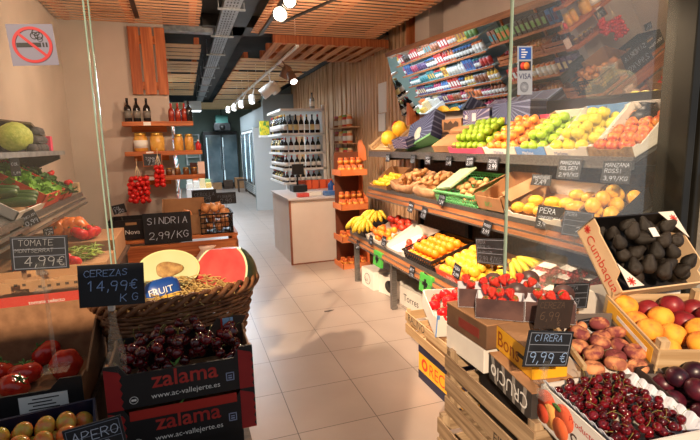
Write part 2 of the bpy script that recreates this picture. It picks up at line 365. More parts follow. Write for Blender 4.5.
# glass: pane left of the entrance and pane right of it, each with a polished edge
g = struct('window_1', MB().bb((-1.18, GY-.006, 0), (-.272, GY+.006, 3.12)), M['pane'])
part('glass_edge', MB().bb((-.272, GY-.006, 0), (-.268, GY+.006, 3.12)).bb((-.263, GY+.03, 0), (-.259, GY+.042, 3.12)), M['edge'], g)
g = struct('window_2', MB().bb((1.374, GY-.006, 0), (2.345, GY+.006, 3.12)), M['pane'])
part('glass_edge', MB().bb((1.369, GY-.006, 0), (1.374, GY+.006, 3.12)).bb((1.391, GY+.03, 0), (1.396, GY+.042, 3.12)), M['edge'], g)
# unseen added shade canopy, and the house across the narrow street behind the photographer
M['added_canopy'] = mat('added_canopy_canvas', (92, 80, 68), (84, 72, 62), scale=4, rough=.9)
struct('shade_canopy', MB().bb((-3.2, .75, 3.15), (4.6, GY-.1, 3.19)), M['added_canopy'])
struct('wall_street', MB().bb((-9, -7.2, 0), (9, -7, 4.6)), mat('street_house', (196, 178, 156), (180, 160, 140), scale=2, rough=.9))

struct('unseen_sun_block', MB().bb((-2.4, -.8, 0), (-.75, -.3, 2.34)), flat((90, 92, 96)))   # unseen block added beside the photographer to shade the left-hand cartons
# ------------------------------------------------------------------ ceiling woodwork, tray, ducts
def slat_panel(lo, hi, n, z, name, label, rails=3, th=.005, gap=.3, group=None, axis='x', batten=None):
    t = thing(name, label, 'ceiling panel', TR(0, 0, 0), group)
    s = MB(); L = (hi[1]-lo[1]) if axis == 'x' else (hi[0]-lo[0]); p = L/n
    for i in range(n):
        a = i*p
        if axis == 'x': s.bb((lo[0], lo[1]+a, z), (hi[0]-random.uniform(0, .012), lo[1]+a+p*(1-gap), z+th))
        else: s.bb((lo[0]+a, lo[1], z), (lo[0]+a+p*(1-gap), hi[1], z+th))
    part('slats', s, (M['wood_pallet'] if 'pale' in label else M['wood_slat']) if axis == 'x' else wood('pallet_boards', (200, 150, 104), (150, 104, 66), 1), t)
    for i in range(rails):
        k = (i+.08)/(rails-.84)
        r = MB()
        if axis == 'x': x = lo[0]+k*(hi[0]-lo[0]-.06); r.bb((x, lo[1], z+th), (x+.06, hi[1], z+th+.08))
        else: yy = lo[1]+k*(hi[1]-lo[1]-.08); r.bb((lo[0], yy, z+th), (hi[0], yy+.08, z+th+.1))
        part('rail', r, M['wood_orange'], t)
    if batten:
        b = MB().add([(batten[0]-.02, batten[1], z-.012), (batten[0]+.02, batten[1], z-.012), (batten[2]+.02, batten[3], z-.012), (batten[2]-.02, batten[3], z-.012),
                      (batten[0]-.02, batten[1], z), (batten[0]+.02, batten[1], z), (batten[2]+.02, batten[3], z), (batten[2]-.02, batten[3], z)],
                     [(0, 1, 2, 3), (7, 6, 5, 4), (0, 4, 5, 1), (1, 5, 6, 2), (2, 6, 7, 3), (3, 7, 4, 0)])
        part('batten', b, M['dark_steel'], t)
    return t
slat_panel((-1.06, 3.2), (.25, 5.48), 24, 2.86, 'slatted_ceiling_panel', 'orange pine slatted ceiling panel at left above the wall pallet', gap=.52, batten=(-.32, 4.0, -.33, 5.2))
slat_panel((.80, 3.2), (2.3, 5.66), 25, 2.86, 'slatted_ceiling_panel', 'orange pine slatted ceiling panel at right above the big mirror', gap=.50, batten=(1.62, 3.3, 1.05, 5.05))
slat_panel((1.08, 5.75), (2.55, 6.9), 9, 2.79, 'ceiling_pallet', 'wooden pallet hung just behind the right ceiling panel, boards pointing inwards', axis='y', gap=.38)
for i in range(6):
    slat_panel((.84, 7.0+i*1.25), (2.05, 8.1+i*1.25), 4, 2.82, 'ceiling_pallet', 'pale pallet under the ceiling beside the lamp track, %s from the entrance' % nth(i), gap=.25, rails=3, group='pallets right of the cable tray')
for i in range(5):
    slat_panel((-.6, 6.3+i*1.25), (.3, 7.4+i*1.25), 4, 2.84, 'ceiling_pallet', 'pale pallet under the ceiling left of the cable tray, %s from the entrance' % nth(i), gap=.25, rails=3, group='pallets left of the cable tray')
slat_panel((-.6, 14.8), (2.6, 17.5), 14, 2.88, 'slatted_ceiling_panel', 'pale slatted ceiling panel deep at the back over the freezers', gap=.3)
t = thing('cable_tray', 'long galvanised perforated cable tray running along the ceiling', 'cable tray')
b = MB().bb((.45, 2.4, 2.92), (.61, 15, 2.924)).bb((.45, 2.4, 2.924), (.453, 15, 2.975)).bb((.607, 2.4, 2.924), (.61, 15, 2.975)); part('channel', b, M['galv'], t)
b = MB()
for i in range(60):
    for x in (.475, .505, .535, .565): b.bb((x, 4.2+i*.1, 2.9185), (x+.012, 4.25+i*.1, 2.92))
part('perforations', b, M['dark_steel'], t)
for i in range(8):
    b = MB().bb((.40, 4.9+i*1.2, 2.90), (.66, 4.93+i*1.2, 2.917))
    for x in (.41, .65): b.cyl((x, 4.915+i*1.2, 2.9), (x, 4.915+i*1.2, 3.12), .005, 6)
    part('hanger', b, M['galv'], t)
t = thing('cable_tray', 'short galvanised tray crossing behind the left ceiling panel', 'cable tray')
part('channel', MB().bb((-.7, 6.02, 2.93), (.42, 6.16, 2.94)).bb((-.7, 6.02, 2.94), (.42, 6.03, 3.0)), M['galv'], t)
one('air_duct', MB().bb((.30, 5.9, 2.98), (2.6, 6.35, 3.11)), M['dark_steel'], 'dark duct crossing under the ceiling behind the panels', 'duct')
one('air_duct', MB().bb((.64, 3, 2.98), (.79, 15, 3.10)), M['dark_steel'], 'long dark duct running along the right side of the cable tray', 'duct')

# ------------------------------------------------------------------ lamp track with cylinder spots
t = thing('lamp_track', 'pale lamp track under the ceiling carrying the cylinder spotlights', 'lamp track')
part('rail', MB().bb((1.33, 5.7, 2.745), (1.365, 12.5, 2.77)), M['white'], t)
for i in range(7): part('hanger', MB().cyl((1.348, 5.8+i*1.1, 2.77), (1.348, 5.8+i*1.1, 3.12), .006, 6), M['white'], t)
t = thing('lamp_track', 'dark lamp track over the entrance carrying two glaring bulbs', 'lamp track')
part('rail', MB().bb((.885, 2.6, 2.83), (.92, 5.6, 2.855)), M['black'], t)
GLOW = emit('lamp_glow', (255, 232, 196), 9); GLOWC = emit('lamp_glow_cool', (250, 250, 244), 6)
def track_spot(loc, aim, r, L, body, label, lit=True, glow=None, top=None):
    d = (Vector(aim)-Vector(loc)).normalized(); q = d.to_track_quat('Z', 'Y').to_matrix().to_4x4()
    t = thing('track_spotlight', label, 'spotlight', TR(*loc) @ q)
    part('housing', MB().lathe([(r*.55, -L), (r*.95, -L*.92), (r, -L*.5), (r, 0), (r*.86, 0), (r*.86, -.012)], 18), body, t)
    part('lens', MB().lathe([(r*.85, -.011), (r*.4, -.004), (0.001, 0)], 16), (glow or GLOW) if lit else M['dark_steel'], t)
    inv = (TR(*loc) @ q).inverted(); top = top or (loc[0], loc[1], 2.745)
    b = MB(); p1 = inv @ (Vector(loc)-d*L*.6); p2 = inv @ Vector(top); b.tube([p1, (p1+p2)/2+Vector((0, 0, -.01)), p2], .008, 6)
    part('stem', b, body, t); return t
wm = M['white']; brn = mat('bronze_lamp_body', (128, 92, 72), rough=.45)
a = at_y(280, 14, 3.95); track_spot(tuple(a), (.3, 0, 1.7), .06, .15, M['black'], 'big glaring spotlight bulb facing the entrance, under the right ceiling panel', top=(.9, a.y+.1, 2.84), glow=emit('lamp_glare', (255, 238, 206), 14))
a = at_y(290, 1, 3.75); track_spot(tuple(a), (.6, 0, 1.6), .055, .15, M['black'], 'glaring spotlight at the top edge next to the biggest bulb', top=(.92, a.y+.1, 2.84))
for (u, v, Y, dr, r, L, body, lit, lab) in [
    (294, 82, 6.6, (.1, -.8, -.8), .058, .20, brn, True, 'brown cylinder spotlight with bright lens pointing forward'),
    (283, 78, 7.0, (-.5, .2, -1), .065, .19, brn, False, 'brown cylinder spotlight beside the bright one, seen from its side'),
    (277, 92, 7.8, (.7, .3, -.8), .08, .18, wm, False, 'white round spotlight turned to the right, near the wine shelf'),
    (262, 95, 7.6, (-.9, .1, -.7), .085, .24, wm, False, 'largest white cylinder spotlight tilted left under the track'),
    (252, 103, 9.2, (-.1, -.45, -1), .058, .16, wm, True, 'white cylinder spotlight lit, just left of the tilted white one'),
    (241, 107, 10.4, (-.2, -.5, -1), .055, .14, wm, True, 'lit white spotlight in the row, third from the far end'),
    (234, 110, 11.3, (-.2, -.5, -1), .055, .14, wm, True, 'lit white spotlight in the row, second from the far end'),
    (228, 112, 12.2, (-.2, -.5, -1), .055, .14, wm, True, 'lit white spotlight farthest back in the row')]:
    a = at_y(u, v, Y); track_spot(tuple(a), tuple(a+Vector(dr)), r, L, body, lab, lit, GLOWC, top=(1.348, a.y+.05, 2.75))
a = at_y(193, 111, 14); t = thing('ceiling_lamp', 'flat bright lamp under the far ceiling left of the projector', 'lamp', TR(*a))
part('housing', MB().bb((-.22, -.22, 0), (.22, .22, .25)), M['white'], t); part('diffuser', MB().bb((-.2, -.2, -.01), (.2, .2, 0)), emit('diffuser', (240, 245, 250), 6), t)
# ------------------------------------------------------------------ mirror over the fruit rack
th, ph = R(17), R(1.5)
mn = Vector((-math.cos(th)*math.cos(ph), math.cos(th)*math.sin(ph), -math.sin(th))); mp0 = Vector((2.6, 4.0, 1.9))
def on_mirror(u, v): d = ray(u, v); return EYE+d*((mp0-EYE).dot(mn)/d.dot(mn))
mtl = on_mirror(387, 57); mtr0 = on_mirror(545, 5); mbl = on_mirror(402, 116)
dirx = (mtr0-mtl).normalized(); k = (GY+.06-mtl.y)/dirx.y; mtr = mtl+dirx*k
mbr = on_mirror(640, 92); kb = (GY+.06-mbl.y)/(mbr-mbl).y; mbr = mbl+(mbr-mbl)*kb; bz = min(mbl.z, mbr.z)
t = thing('tilted_mirror', 'long tilted mirror over the fruit rack reflecting the opposite shelves', 'mirror')
off = -mn*.02
q = [mtl, mtr, mbr, mbl]
mm, n_, l_, b_ = nt('mirror_glass'); b_.inputs['Base Color'].default_value = (.93, .95, .94, 1); b_.inputs['Metallic'].default_value = 1; b_.inputs['Roughness'].default_value = .015
part('mirror_glass', MB().add([*q, *[p+off for p in q]], [(0, 1, 2, 3), (7, 6, 5, 4), (0, 4, 5, 1), (1, 5, 6, 2), (2, 6, 7, 3), (3, 7, 4, 0)]), mm, t)
def bar(a, b, n, up, w_, d_):
    s = up.normalized(); o = MB(); vs = []
    for p in (a, b):
        for i, j in ((0, -.3), (1, -.3), (1, 1), (0, 1)): vs.append(p+s*w_*i-n*d_*j+n*d_*.35)
    return o.add(vs, [(0, 1, 2, 3), (7, 6, 5, 4), (0, 4, 5, 1), (1, 5, 6, 2), (2, 6, 7, 3), (3, 7, 4, 0)])
part('top_rail', bar(mtl, mtr, mn, mtl-mbl, .05, .03), wood('mirror_frame', (150, 104, 74), (112, 74, 50), 1), t)
# ================================================================== PRODUCE AND BOX KINDS
MESH = {}
def sph(n=16, m=10, fn=None, sq=1.0):
    mb = MB(); prof = [(math.sin(PI*i/m), -math.cos(PI*i/m)*sq) for i in range(m+1)]
    mb.lathe(prof, n, None, 0, fn); return mb
def apple_fn(p, th):
    r = math.hypot(p.x, p.y); z = p.z
    z2 = z*.92 - .22*math.exp(-(r/.35)**2)*(1 if z > 0 else -.8); k = 1+.06*z
    return Vector((p.x*k, p.y*k, z2))
def tomato_fn(p, th):
    r = math.hypot(p.x, p.y); k = 1+.05*math.cos(6*th)*min(1, r*1.3); z = p.z*.76 - (.16*math.exp(-(r/.3)**2) if p.z > 0 else 0)
    return Vector((p.x*k, p.y*k, z))
def peach_fn(p, th):
    r = math.hypot(p.x, p.y); z = p.z*.72 - (.34 if p.z > 0 else -.2)*math.exp(-(r/.36)**2); k = 1+.02*math.cos(5*th)
    return Vector((p.x*k, p.y*k, z))
def round_peach_fn(p, th):
    r = math.hypot(p.x, p.y); cl = .06*math.exp(-((th-PI)/.25)**2); z = p.z*.95 - (.14*math.exp(-(r/.25)**2) if p.z > 0 else 0)
    return Vector((p.x*(1-cl), p.y*(1-cl), z))
def cherry_fn(p, th):
    r = math.hypot(p.x, p.y); z = p.z*.92 - (.25*math.exp(-(r/.38)**2) if p.z > 0 else 0); k = 1+.05*p.z
    return Vector((p.x*k, p.y*k*.94, z))
def spud_fn(s):
    def f(p, th):
        q = p+Vector((s*3.1, s, 0)); k = 1+.22*noise.noise(q*1.1); return Vector((p.x*k*1.25, p.y*k*.9, p.z*k*.82))
    return f
def onion_fn(p, th):
    r = math.hypot(p.x, p.y); z = p.z*.85+(.4*math.exp(-(r/.16)**2) if p.z > 0 else 0); return Vector((p.x, p.y, z))
M['apple_green'] = mat('green_apple_skin', (172, 204, 62), (146, 184, 48), scale=3, rough=.3, rnd=.4)
M['apple_yellow'] = mat('golden_apple_skin', (236, 214, 70), (214, 196, 60), scale=3, rough=.32, rnd=.4)
M['apple_red'] = mat('red_yellow_apple_skin', (226, 160, 70), (206, 62, 40), scale=1.6, rough=.3, rnd=.25)
M['apple_orange'] = mat('orange_blush_apple_skin', (240, 172, 66), (226, 104, 52), scale=1.6, rough=.32, rnd=.3)
M['orange'] = mat('orange_peel', (246, 152, 32), (238, 132, 22), scale=5, rough=.4, rnd=.5, bump=.15, bscale=60)
M['tangerine'] = mat('tangerine_peel', (246, 146, 40), (238, 110, 30), scale=4, rough=.4, rnd=.5, bump=.15, bscale=60)
M['redfruit'] = mat('red_nectarine_skin', (168, 30, 30), (206, 70, 40), scale=1.8, rough=.35, rnd=.3)
M['yellowfruit'] = mat('yellow_pear_skin', (246, 200, 66), (236, 168, 50), scale=2, rough=.38, rnd=.4)
M['lemon'] = mat('lemon_peel', (248, 214, 52), (238, 198, 40), scale=4, rough=.4, rnd=.3, bump=.1, bscale=50)
M['melon'] = mat('yellow_melon_rind', (246, 200, 60), (232, 180, 44), scale=4, rough=.45, rnd=.3, bump=.2, bscale=18)
M['cabbage'] = mat('cabbage_leaf', (196, 204, 104), (166, 184, 84), scale=5, rough=.55, bump=.4, bscale=9)
M['banana'] = mat('banana_peel', (242, 210, 62), (214, 186, 50), scale=7, rough=.45, rnd=.3)
M['potato'] = mat('potato_skin', (206, 160, 104), (182, 132, 82), scale=5, rough=.75, rnd=.4, bump=.2)
M['onion'] = mat('onion_skin', (226, 164, 104), (204, 132, 78), scale=3, rough=.35, rnd=.4, stretch=(4, 4, .6))
M['tomato'] = mat('tomato_skin', (176, 30, 26), (196, 52, 30), scale=2, rough=.18, rnd=.25, coat=.3)
M['tomato_bright'] = mat('bright_tomato_skin', (226, 40, 44), (206, 30, 36), scale=3, rough=.2, rnd=.3)
M['small_tomato'] = mat('cherry_tomato_skin', (222, 44, 40), (200, 30, 30), scale=3, rough=.2, rnd=.3)
M['green_tomato'] = mat('pear_tomato_skin', (196, 172, 68), (222, 108, 56), scale=1.1, rough=.25, rnd=.5)
M['cherry'] = mat('cherry_skin', (56, 6, 13), (108, 12, 22), scale=2, rough=.12, rnd=.5, coat=.4)
M['stem'] = mat('fruit_stem', (140, 140, 66), (116, 104, 48), scale=8, rough=.6)
M['dry_stem'] = mat('dry_stem', (92, 70, 40), rough=.8)
M['strawberry'] = mat('strawberry_skin', (206, 34, 32), (226, 64, 44), scale=2, rough=.3, rnd=.4, bump=.5, bscale=26)
M['leaf'] = mat('leaf_green', (84, 130, 52), (60, 104, 40), scale=7, rough=.6, rnd=.3)
M['lettuce'] = mat('lettuce_leaf', (132, 186, 62), (92, 148, 44), scale=9, rough=.5, rnd=.5)
M['peach'] = mat('peach_skin', (222, 150, 100), (120, 52, 54), scale=1.1, rough=.8, rnd=.35, lo=.32, hi=.6)
M['mango'] = mat('yellow_peach_skin', (240, 172, 52), (212, 104, 48), scale=1.1, rough=.7, rnd=.15, lo=.42, hi=.75)
M['nectarine'] = mat('dark_nectarine_skin', (150, 40, 44), (120, 28, 36), scale=1.6, rough=.4, rnd=.3)
M['plum'] = mat('dark_plum_skin', (44, 18, 32), (88, 26, 40), scale=1.3, rough=.35, rnd=.45)
M['avocado'] = mat('avocado_skin', (30, 26, 21), (48, 38, 28), scale=10, rough=.5, rnd=.3, bump=.4, bscale=30)
M['cucumber'] = mat('cucumber_skin', (72, 104, 52), (50, 80, 38), scale=6, rough=.45, rnd=.3, stretch=(5, 5, 1))
M['pepper'] = mat('orange_pepper_skin', (240, 140, 66), (228, 116, 50), scale=2, rough=.25, rnd=.3)
def kinds():
    def K(k, mb, m, stem=None, sm=None): MESH[k] = (mb.mesh(k, m), stem.mesh('stem', sm) if stem else None)
    st = MB().tube([(0, 0, .72), (.03, .02, .95), (.1, .05, 1.15)], .05, 6)
    for k, m in (('apple_green', 'apple_green'), ('apple_yellow', 'apple_yellow'), ('apple_red', 'apple_red'), ('apple_orange', 'apple_orange')): K(k, sph(16, 10, apple_fn), M[m], st, M['dry_stem'])
    K('orange', sph(16, 10, lambda p, t: Vector((p.x, p.y, p.z*.94))), M['orange']); K('tangerine', sph(14, 9, lambda p, t: Vector((p.x, p.y, p.z*.84))), M['tangerine'])
    K('nectarine_red', sph(14, 9, round_peach_fn), M['redfruit']); K('yellow_pear', sph(14, 10, lambda p, t: Vector((p.x, p.y, p.z*1.2))*(1-.18*max(0, p.z))), M['yellowfruit'])
    lm = MB().lathe([(0, -1.25), (.18, -1.12), (.6, -.82), (.86, -.35), (.9, 0), (.84, .38), (.58, .82), (.2, 1.1), (.1, 1.28), (0, 1.32)], 14); K('lemon', lm, M['lemon'])
    mg = MB().lathe([(0, -1.2), (.5, -1.02), (.84, -.5), (.92, 0), (.8, .55), (.46, 1.0), (0, 1.2)], 14, None, 0, lambda p, t: Vector((p.x+.12*p.z*p.z, p.y*.85, p.z))); K('mango_fruit', mg, M['yellowfruit'])
    K('melon', sph(20, 14, lambda p, t: p*(1+.012*math.cos(10*t))+Vector((0, 0, .1*p.z))), M['melon'])
    K('cabbage', sph(24, 14, lambda p, t: p*(1+.06*noise.noise(p*2.2)+.03*noise.noise(p*6))), M['cabbage'])
    for i in range(3): K('potato%d' % i, sph(12, 8, spud_fn(i+1)), M['potato'])
    K('onion', sph(14, 12, onion_fn), M['onion'])
    cal = MB()
    for i in range(5):
        a = i*2*PI/5; cal.tube([(0, 0, .60), (.2*math.cos(a), .2*math.sin(a), .68), (.46*math.cos(a+.2), .46*math.sin(a+.2), .66), (.6*math.cos(a+.3), .6*math.sin(a+.3), .74)], [.07, .075, .05, .015], 5)
    cal.tube([(0, 0, .6), (.03, 0, .8), (.12, .04, .92)], .06, 6)
    K('tomato', sph(24, 14, tomato_fn), M['tomato'], cal, M['leaf']); K('tomato_bright', sph(18, 10, tomato_fn), M['tomato_bright'], cal, M['leaf'])
    K('small_tomato', sph(12, 8), M['small_tomato']); K('pear_tomato', sph(16, 10, lambda p, t: Vector((p.x, p.y, p.z*1.18))), M['green_tomato'])
    cs = MB().tube([(0, 0, .62), (.1, .02, 1.3), (.5, .1, 2.1), (1.1, .16, 2.6)], [.07, .055, .05, .09], 5); K('cherry', sph(14, 9, cherry_fn), M['cherry'], cs, M['stem'])
    sb = MB().lathe([(0, -1.25), (.3, -1.05), (.62, -.55), (.86, 0), (.88, .3), (.66, .62), (.25, .74), (0, .72)], 12)
    sc = MB()
    for i in range(7):
        a = i*2*PI/7; c, s = math.cos(a), math.sin(a); sc.add([(0, 0, .74), (.3*c-.12*s, .3*s+.12*c, .8), (.68*c, .68*s, .66), (.3*c+.12*s, .3*s-.12*c, .8)], [(0, 1, 2, 3)])
    sc.tube([(0, 0, .7), (.05, 0, 1.0)], .05, 5); K('strawberry', sb, M['strawberry'], sc, M['leaf'])
    K('flat_peach', sph(20, 12, peach_fn), M['peach']); K('yellow_peach', sph(20, 12, round_peach_fn), M['mango']); K('nectarine_dark', sph(18, 11, round_peach_fn), M['nectarine'])
    K('plum', sph(16, 10, lambda p, t: Vector((p.x*1.08, p.y*.95, p.z*.92))), M['plum'])
    av = MB().lathe([(0, -1.15), (.5, -1.02), (.86, -.6), (.92, -.2), (.78, .3), (.52, .8), (.4, 1.1), (.22, 1.3), (0, 1.36)], 14); K('avocado', av, M['avocado'])
    K('bell_pepper', sph(20, 12, lambda p, t: Vector((p.x*(1+.1*math.cos(4*t)), p.y*(1+.1*math.cos(4*t)), p.z*1.1-(.3*math.exp(-(math.hypot(p.x, p.y)/.35)**2) if p.z > 0 else 0)))), M['pepper'], MB().tube([(0, 0, .7), (0, .05, 1.1)], .09, 6), M['stem'])
    cu = MB().lathe([(0, -3.6), (.5, -3.5), (.8, -3.1), (.95, -2), (1, 0), (.95, 2), (.8, 3.1), (.45, 3.5), (0, 3.6)], 10, None, 0, lambda p, t: Vector((p.x+.03*p.z*p.z, p.y, p.z))); K('cucumber', cu, M['cucumber'])
kinds()
NICE = {'apple_green': 'apple', 'apple_yellow': 'apple', 'apple_red': 'apple', 'apple_orange': 'apple', 'nectarine_red': 'nectarine', 'mango_fruit': 'mango', 'potato0': 'potato', 'potato1': 'potato', 'potato2': 'potato', 'tomato_bright': 'tomato', 'small_tomato': 'cherry_tomato', 'nectarine_dark': 'nectarine', 'yellow_peach': 'peach', 'flat_peach': 'flat_peach', 'yellow_pear': 'pear'}
def fruit(kind, p, r, label, group=None, rot=None, cat=None):
    me, st = MESH[kind]; nm = NICE.get(kind, kind)
    rot = rot or (RZ(random.uniform(0, 360)) @ RX(random.uniform(-55, 55)) @ RY(random.uniform(-40, 40)))
    o = one(nm, me, None, label, cat or nm.replace('_', ' '), Matrix.Translation(p) @ rot @ SCL(r), group)
    if st and not (kind == 'cherry' and random.random() < .55): part('calyx' if 'tomato' in kind else 'leaf_cap' if kind == 'strawberry' else 'stem', st, None, o)
    return o
def fill(F, x0, x1, y0, y1, z, r, kind, what, where, group, layers=1, shared=False, dz=None, upright=False, slope=0, keep=1, rr=.06, top_n=None):
    """rows of fruit inside a box; F is the box matrix"""
    rr0 = r*1.03
    for L in range(layers):
        nx = max(1, int((x1-x0-2*r*(.15+L*.9))/(2*rr0)+.15)); pitch = (x1-x0)/nx if L == 0 else 2*rr0
        ny = max(1, int((y1-y0-2*r*L)/(2*rr0*.9)+.2)); py_ = (y1-y0)/ny if L == 0 else 2*rr0*.92
        for j in range(ny):
            for i in range(nx):
                if random.random() > keep: continue
                off = (pitch*.25 if j % 2 else -pitch*.25) if nx > 1 and L == 0 and ny > 1 else 0
                x = (x0+x1)/2+(i-(nx-1)/2)*pitch+off*.8+random.uniform(-.05, .05)*r
                y = (y0+y1)/2+(j-(ny-1)/2)*py_+random.uniform(-.05, .05)*r
                x = min(max(x, x0+r*.9), x1-r*.9)
                q = r*(1+random.uniform(-rr, rr*.4))
                p = F @ Vector((x, y, z+r*(1+1.5*L)+slope*(y-y0)+random.uniform(-.05, .1)*r))
                if shared: lab = f'{what} {where}'
                else: lab = f'{what} {where}, {"upper " if L else ""}row {nth(j)} from front, {nth(i)} from left'
                k = random.choice(kind) if isinstance(kind, (list, tuple)) else kind
                fruit(k, p, q, lab, group, RZ(random.uniform(0, 360)) @ RX(random.uniform(-18, 18)) if upright else None)
def heap(F, x0, x1, y0, y1, z, r, kind, label, group, n, hgt=1.0, tries=60, cat=None, prof=None):
    """a countable heap: spheres dropped on a mound without interpenetrating"""
    pts = []; nm = 0
    for k in range(n*tries):
        if nm >= n: break
        x, y = random.uniform(x0+r, x1-r), random.uniform(y0+r, y1-r)
        zz = z+r+(prof((x-x0)/(x1-x0), (y-y0)/(y1-y0)) if prof else 0)
        for (a, b, c) in pts:
            d2 = (x-a)**2+(y-b)**2
            if d2 < (1.92*r)**2: zz = max(zz, c+math.sqrt((1.92*r)**2-d2))
        if zz > z+r+hgt*r*2+(prof((x-x0)/(x1-x0), (y-y0)/(y1-y0)) if prof else 0): continue
        pts.append((x, y, zz)); nm += 1
        k_ = random.choice(kind) if isinstance(kind, (list, tuple)) else kind
        fruit(k_, F @ Vector((x, y, zz)), r*random.uniform(.93, 1.0), label, group, cat=cat)
    return pts
# ------------------------------------------------------------------ boxes
def open_box(F, W, D, hf, hb, label, outer, inner=None, front=None, cat='box', name='produce_carton', group=None, t=.006, hs=None, prints=(), flaps=None, back=None, gusset=None, handles=False):
    """open carton: width along x, depth along y, low front edge hf, back hb; thing > bottom, side_wall, front_panel, back_panel"""
    inner = inner or outer; root = thing(name, label, cat, F, group); hs = hs or (hf, hb)
    part('bottom', MB().bb((0, 0, 0), (W, D, t)), inner, root)
    for x in (0, W-t):
        g = gusset or .05
        poly = [(0, 0), (D, 0), (D, hb), (D-g, hb), (D-g*1.4, hs[1]*.92), (g*1.4, hs[0]*.95), (g, hf*1.15), (0, hf*1.15)] if hb > hf*1.3 or gusset else [(0, 0), (D, 0), (D, hb), (0, hf)]
        T = Matrix(((0, 0, 1, x), (1, 0, 0, 0), (0, 1, 0, 0), (0, 0, 0, 1)))
        part('side_wall', MB().prism(poly, 0, t, T), outer if gusset is None else inner, root)
    fb = MB(); g = gusset or 0
    if g: fb.prism([(0, 0), (W, 0), (W, hf*1.25), (W-g, hf*1.25), (W-g*1.5, hf*.95), (g*1.5, hf*.95), (g, hf*1.25), (0, hf*1.25)], -t, 0, Matrix(((1, 0, 0, 0), (0, 0, -1, -t), (0, 1, 0, 0), (0, 0, 0, 1))))
    else: fb.bb((0, 0, 0), (W, t, hf))
    fp = part('front_panel', fb, front or outer, root)
    bp_ = MB().bb((0, D-t, 0), (W, D, hb))
    if handles: bp_.bb((W*.3, D-t-.002, hb), (W*.7, D+.002, hb+.02))
    part('back_panel', bp_, back or outer, root)
    for (s, x, z, h, m) in prints:
        tb = MB(); print_text(tb, s, h, Matrix(((1, 0, 0, x), (0, 0, -1, -.0005 if not g else -t-.0007), (0, 1, 0, z), (0, 0, 0, 1)))); part('printed_lettering', tb, m, fp)
    if flaps:
        for x, a in ((0, -1), (W, 1)):
            T = TR(x, 0, hb) @ RY(a*flaps); part('flap', MB().bb((0 if a > 0 else -.09, .02, 0), (.09 if a > 0 else 0, D-.02, t*.7), T), inner, root)
    return root
def slat_crate(F, W, D, H, label, mx, mz, slats=3, group=None, my=None, name='wooden_crate', lettering=None, post=.022, low_front=False):
    my = my or {M['wood_grey_x']: M['wood_grey_y'], M['wood_pale_x']: M['wood_pale_y'], M['wood_orange_x']: M['wood_orange_y']}.get(mx, mx)
    root = thing(name, label, 'crate', F, group); t = .007
    b = MB(); n = 5
    for i in range(n): b.bb((.004, D*i/n+.003, 0), (W-.004, D*(i+1)/n-.006, t))
    part('base_boards', b, mx, root)
    p = H/slats; gp = p*.28
    for nm, fr in (('front', True), ('rear', True), ('left', False), ('right', False)):
        s = MB()
        for i in range(slats if not (low_front and nm == 'front') else 1):
            z0, z1 = i*p+gp*.5, (i+1)*p-gp*.5
            if nm == 'front': s.bb((0, -t, z0), (W, 0, z1))
            elif nm == 'rear': s.bb((0, D, z0), (W, D+t, z1))
            elif nm == 'left': s.bb((-t, -t, z0), (0, D+t, z1))
            else: s.bb((W, -t, z0), (W+t, D+t, z1))
        sp = part('slat_side', s, mx if fr else my, root)
        if lettering and nm == lettering[0]:
            s_, x, z, h, m = lettering[1:]
            tb = MB()
            Tm = Matrix(((1, 0, 0, x), (0, 0, -1, -t-.0006), (0, 1, 0, z), (0, 0, 0, 1))) if nm == 'front' else Matrix(((0, 0, -1, -t-.0006), (-1, 0, 0, x), (0, 1, 0, z), (0, 0, 0, 1)))
            print_text(tb, s_, h, Tm); part('printed_lettering', tb, m, sp)
    for x in (0, W-post):
        for y in (0, D-post): part('corner_post', MB().bb((x, y, 0), (x+post, y+post, H+.012)), mz, root)
    return root
def plastic_crate(F, W, D, H, label, m, group=None, bars=9, name='plastic_crate'):
    root = thing(name, label, 'crate', F, group)
    b = MB().bb((0, 0, 0), (W, D, .005)); part('bottom', b, m, root)
    t = .006
    for nm in range(4):
        s = MB(); L = W if nm < 2 else D; k = bars if nm < 2 else max(4, int(bars*D/W))
        def put(u0, u1, z0, z1):
            if nm == 0: s.bb((u0, 0, z0), (u1, t, z1))
            elif nm == 1: s.bb((u0, D-t, z0), (u1, D, z1))
            elif nm == 2: s.bb((0, u0, z0), (t, u1, z1))
            else: s.bb((W-t, u0, z0), (W, u1, z1))
        for i in range(k+1): put(L*i/k-.003 if i else 0, L*i/k+.003 if i < k else L, 0, H)
        for z in (0, H*.3, H*.55, H*.8): put(0, L, z, z+.008)
        part('lattice_side', s, m, root)
    r = MB(); e = .008
    r.bb((-e, -e, H-.006), (W+e, t, H+.008)).bb((-e, D-t, H-.006), (W+e, D+e, H+.008)).bb((-e, t, H-.006), (t, D-t, H+.008)).bb((W-t, t, H-.006), (W+e, D-t, H+.008))
    part('rim', r, m, root); return root
def banana_hand(T, label, n=6, L=.19, r=.018, group=None):
    root = thing('banana_hand', label, 'bananas', T, group)
    for i in range(n):
        a = (i-(n-1)/2)*.30; P = []; RR = []
        for k in range(9):
            s = k/8; ang = -.15+s*1.35; x = math.sin(ang)*L*.62; z = (math.cos(ang))*L*.45-L*.1
            P.append((x*math.cos(a)-0*s, x*math.sin(a)+(i-(n-1)/2)*.017, z+(i % 2)*.016)); RR.append(r*(.38 if k == 0 else .75 if k == 1 else 1 if k < 7 else .8 if k == 7 else .25))
        part('banana', MB().tube(P, RR, 8), M['banana'], root)
    part('crown', MB().tube([(-.03, 0, L*.37), (.0, 0, L*.34)], [.014, .02], 7), M['dry_stem'], root, 'brown cut crown of the hand')
    return root

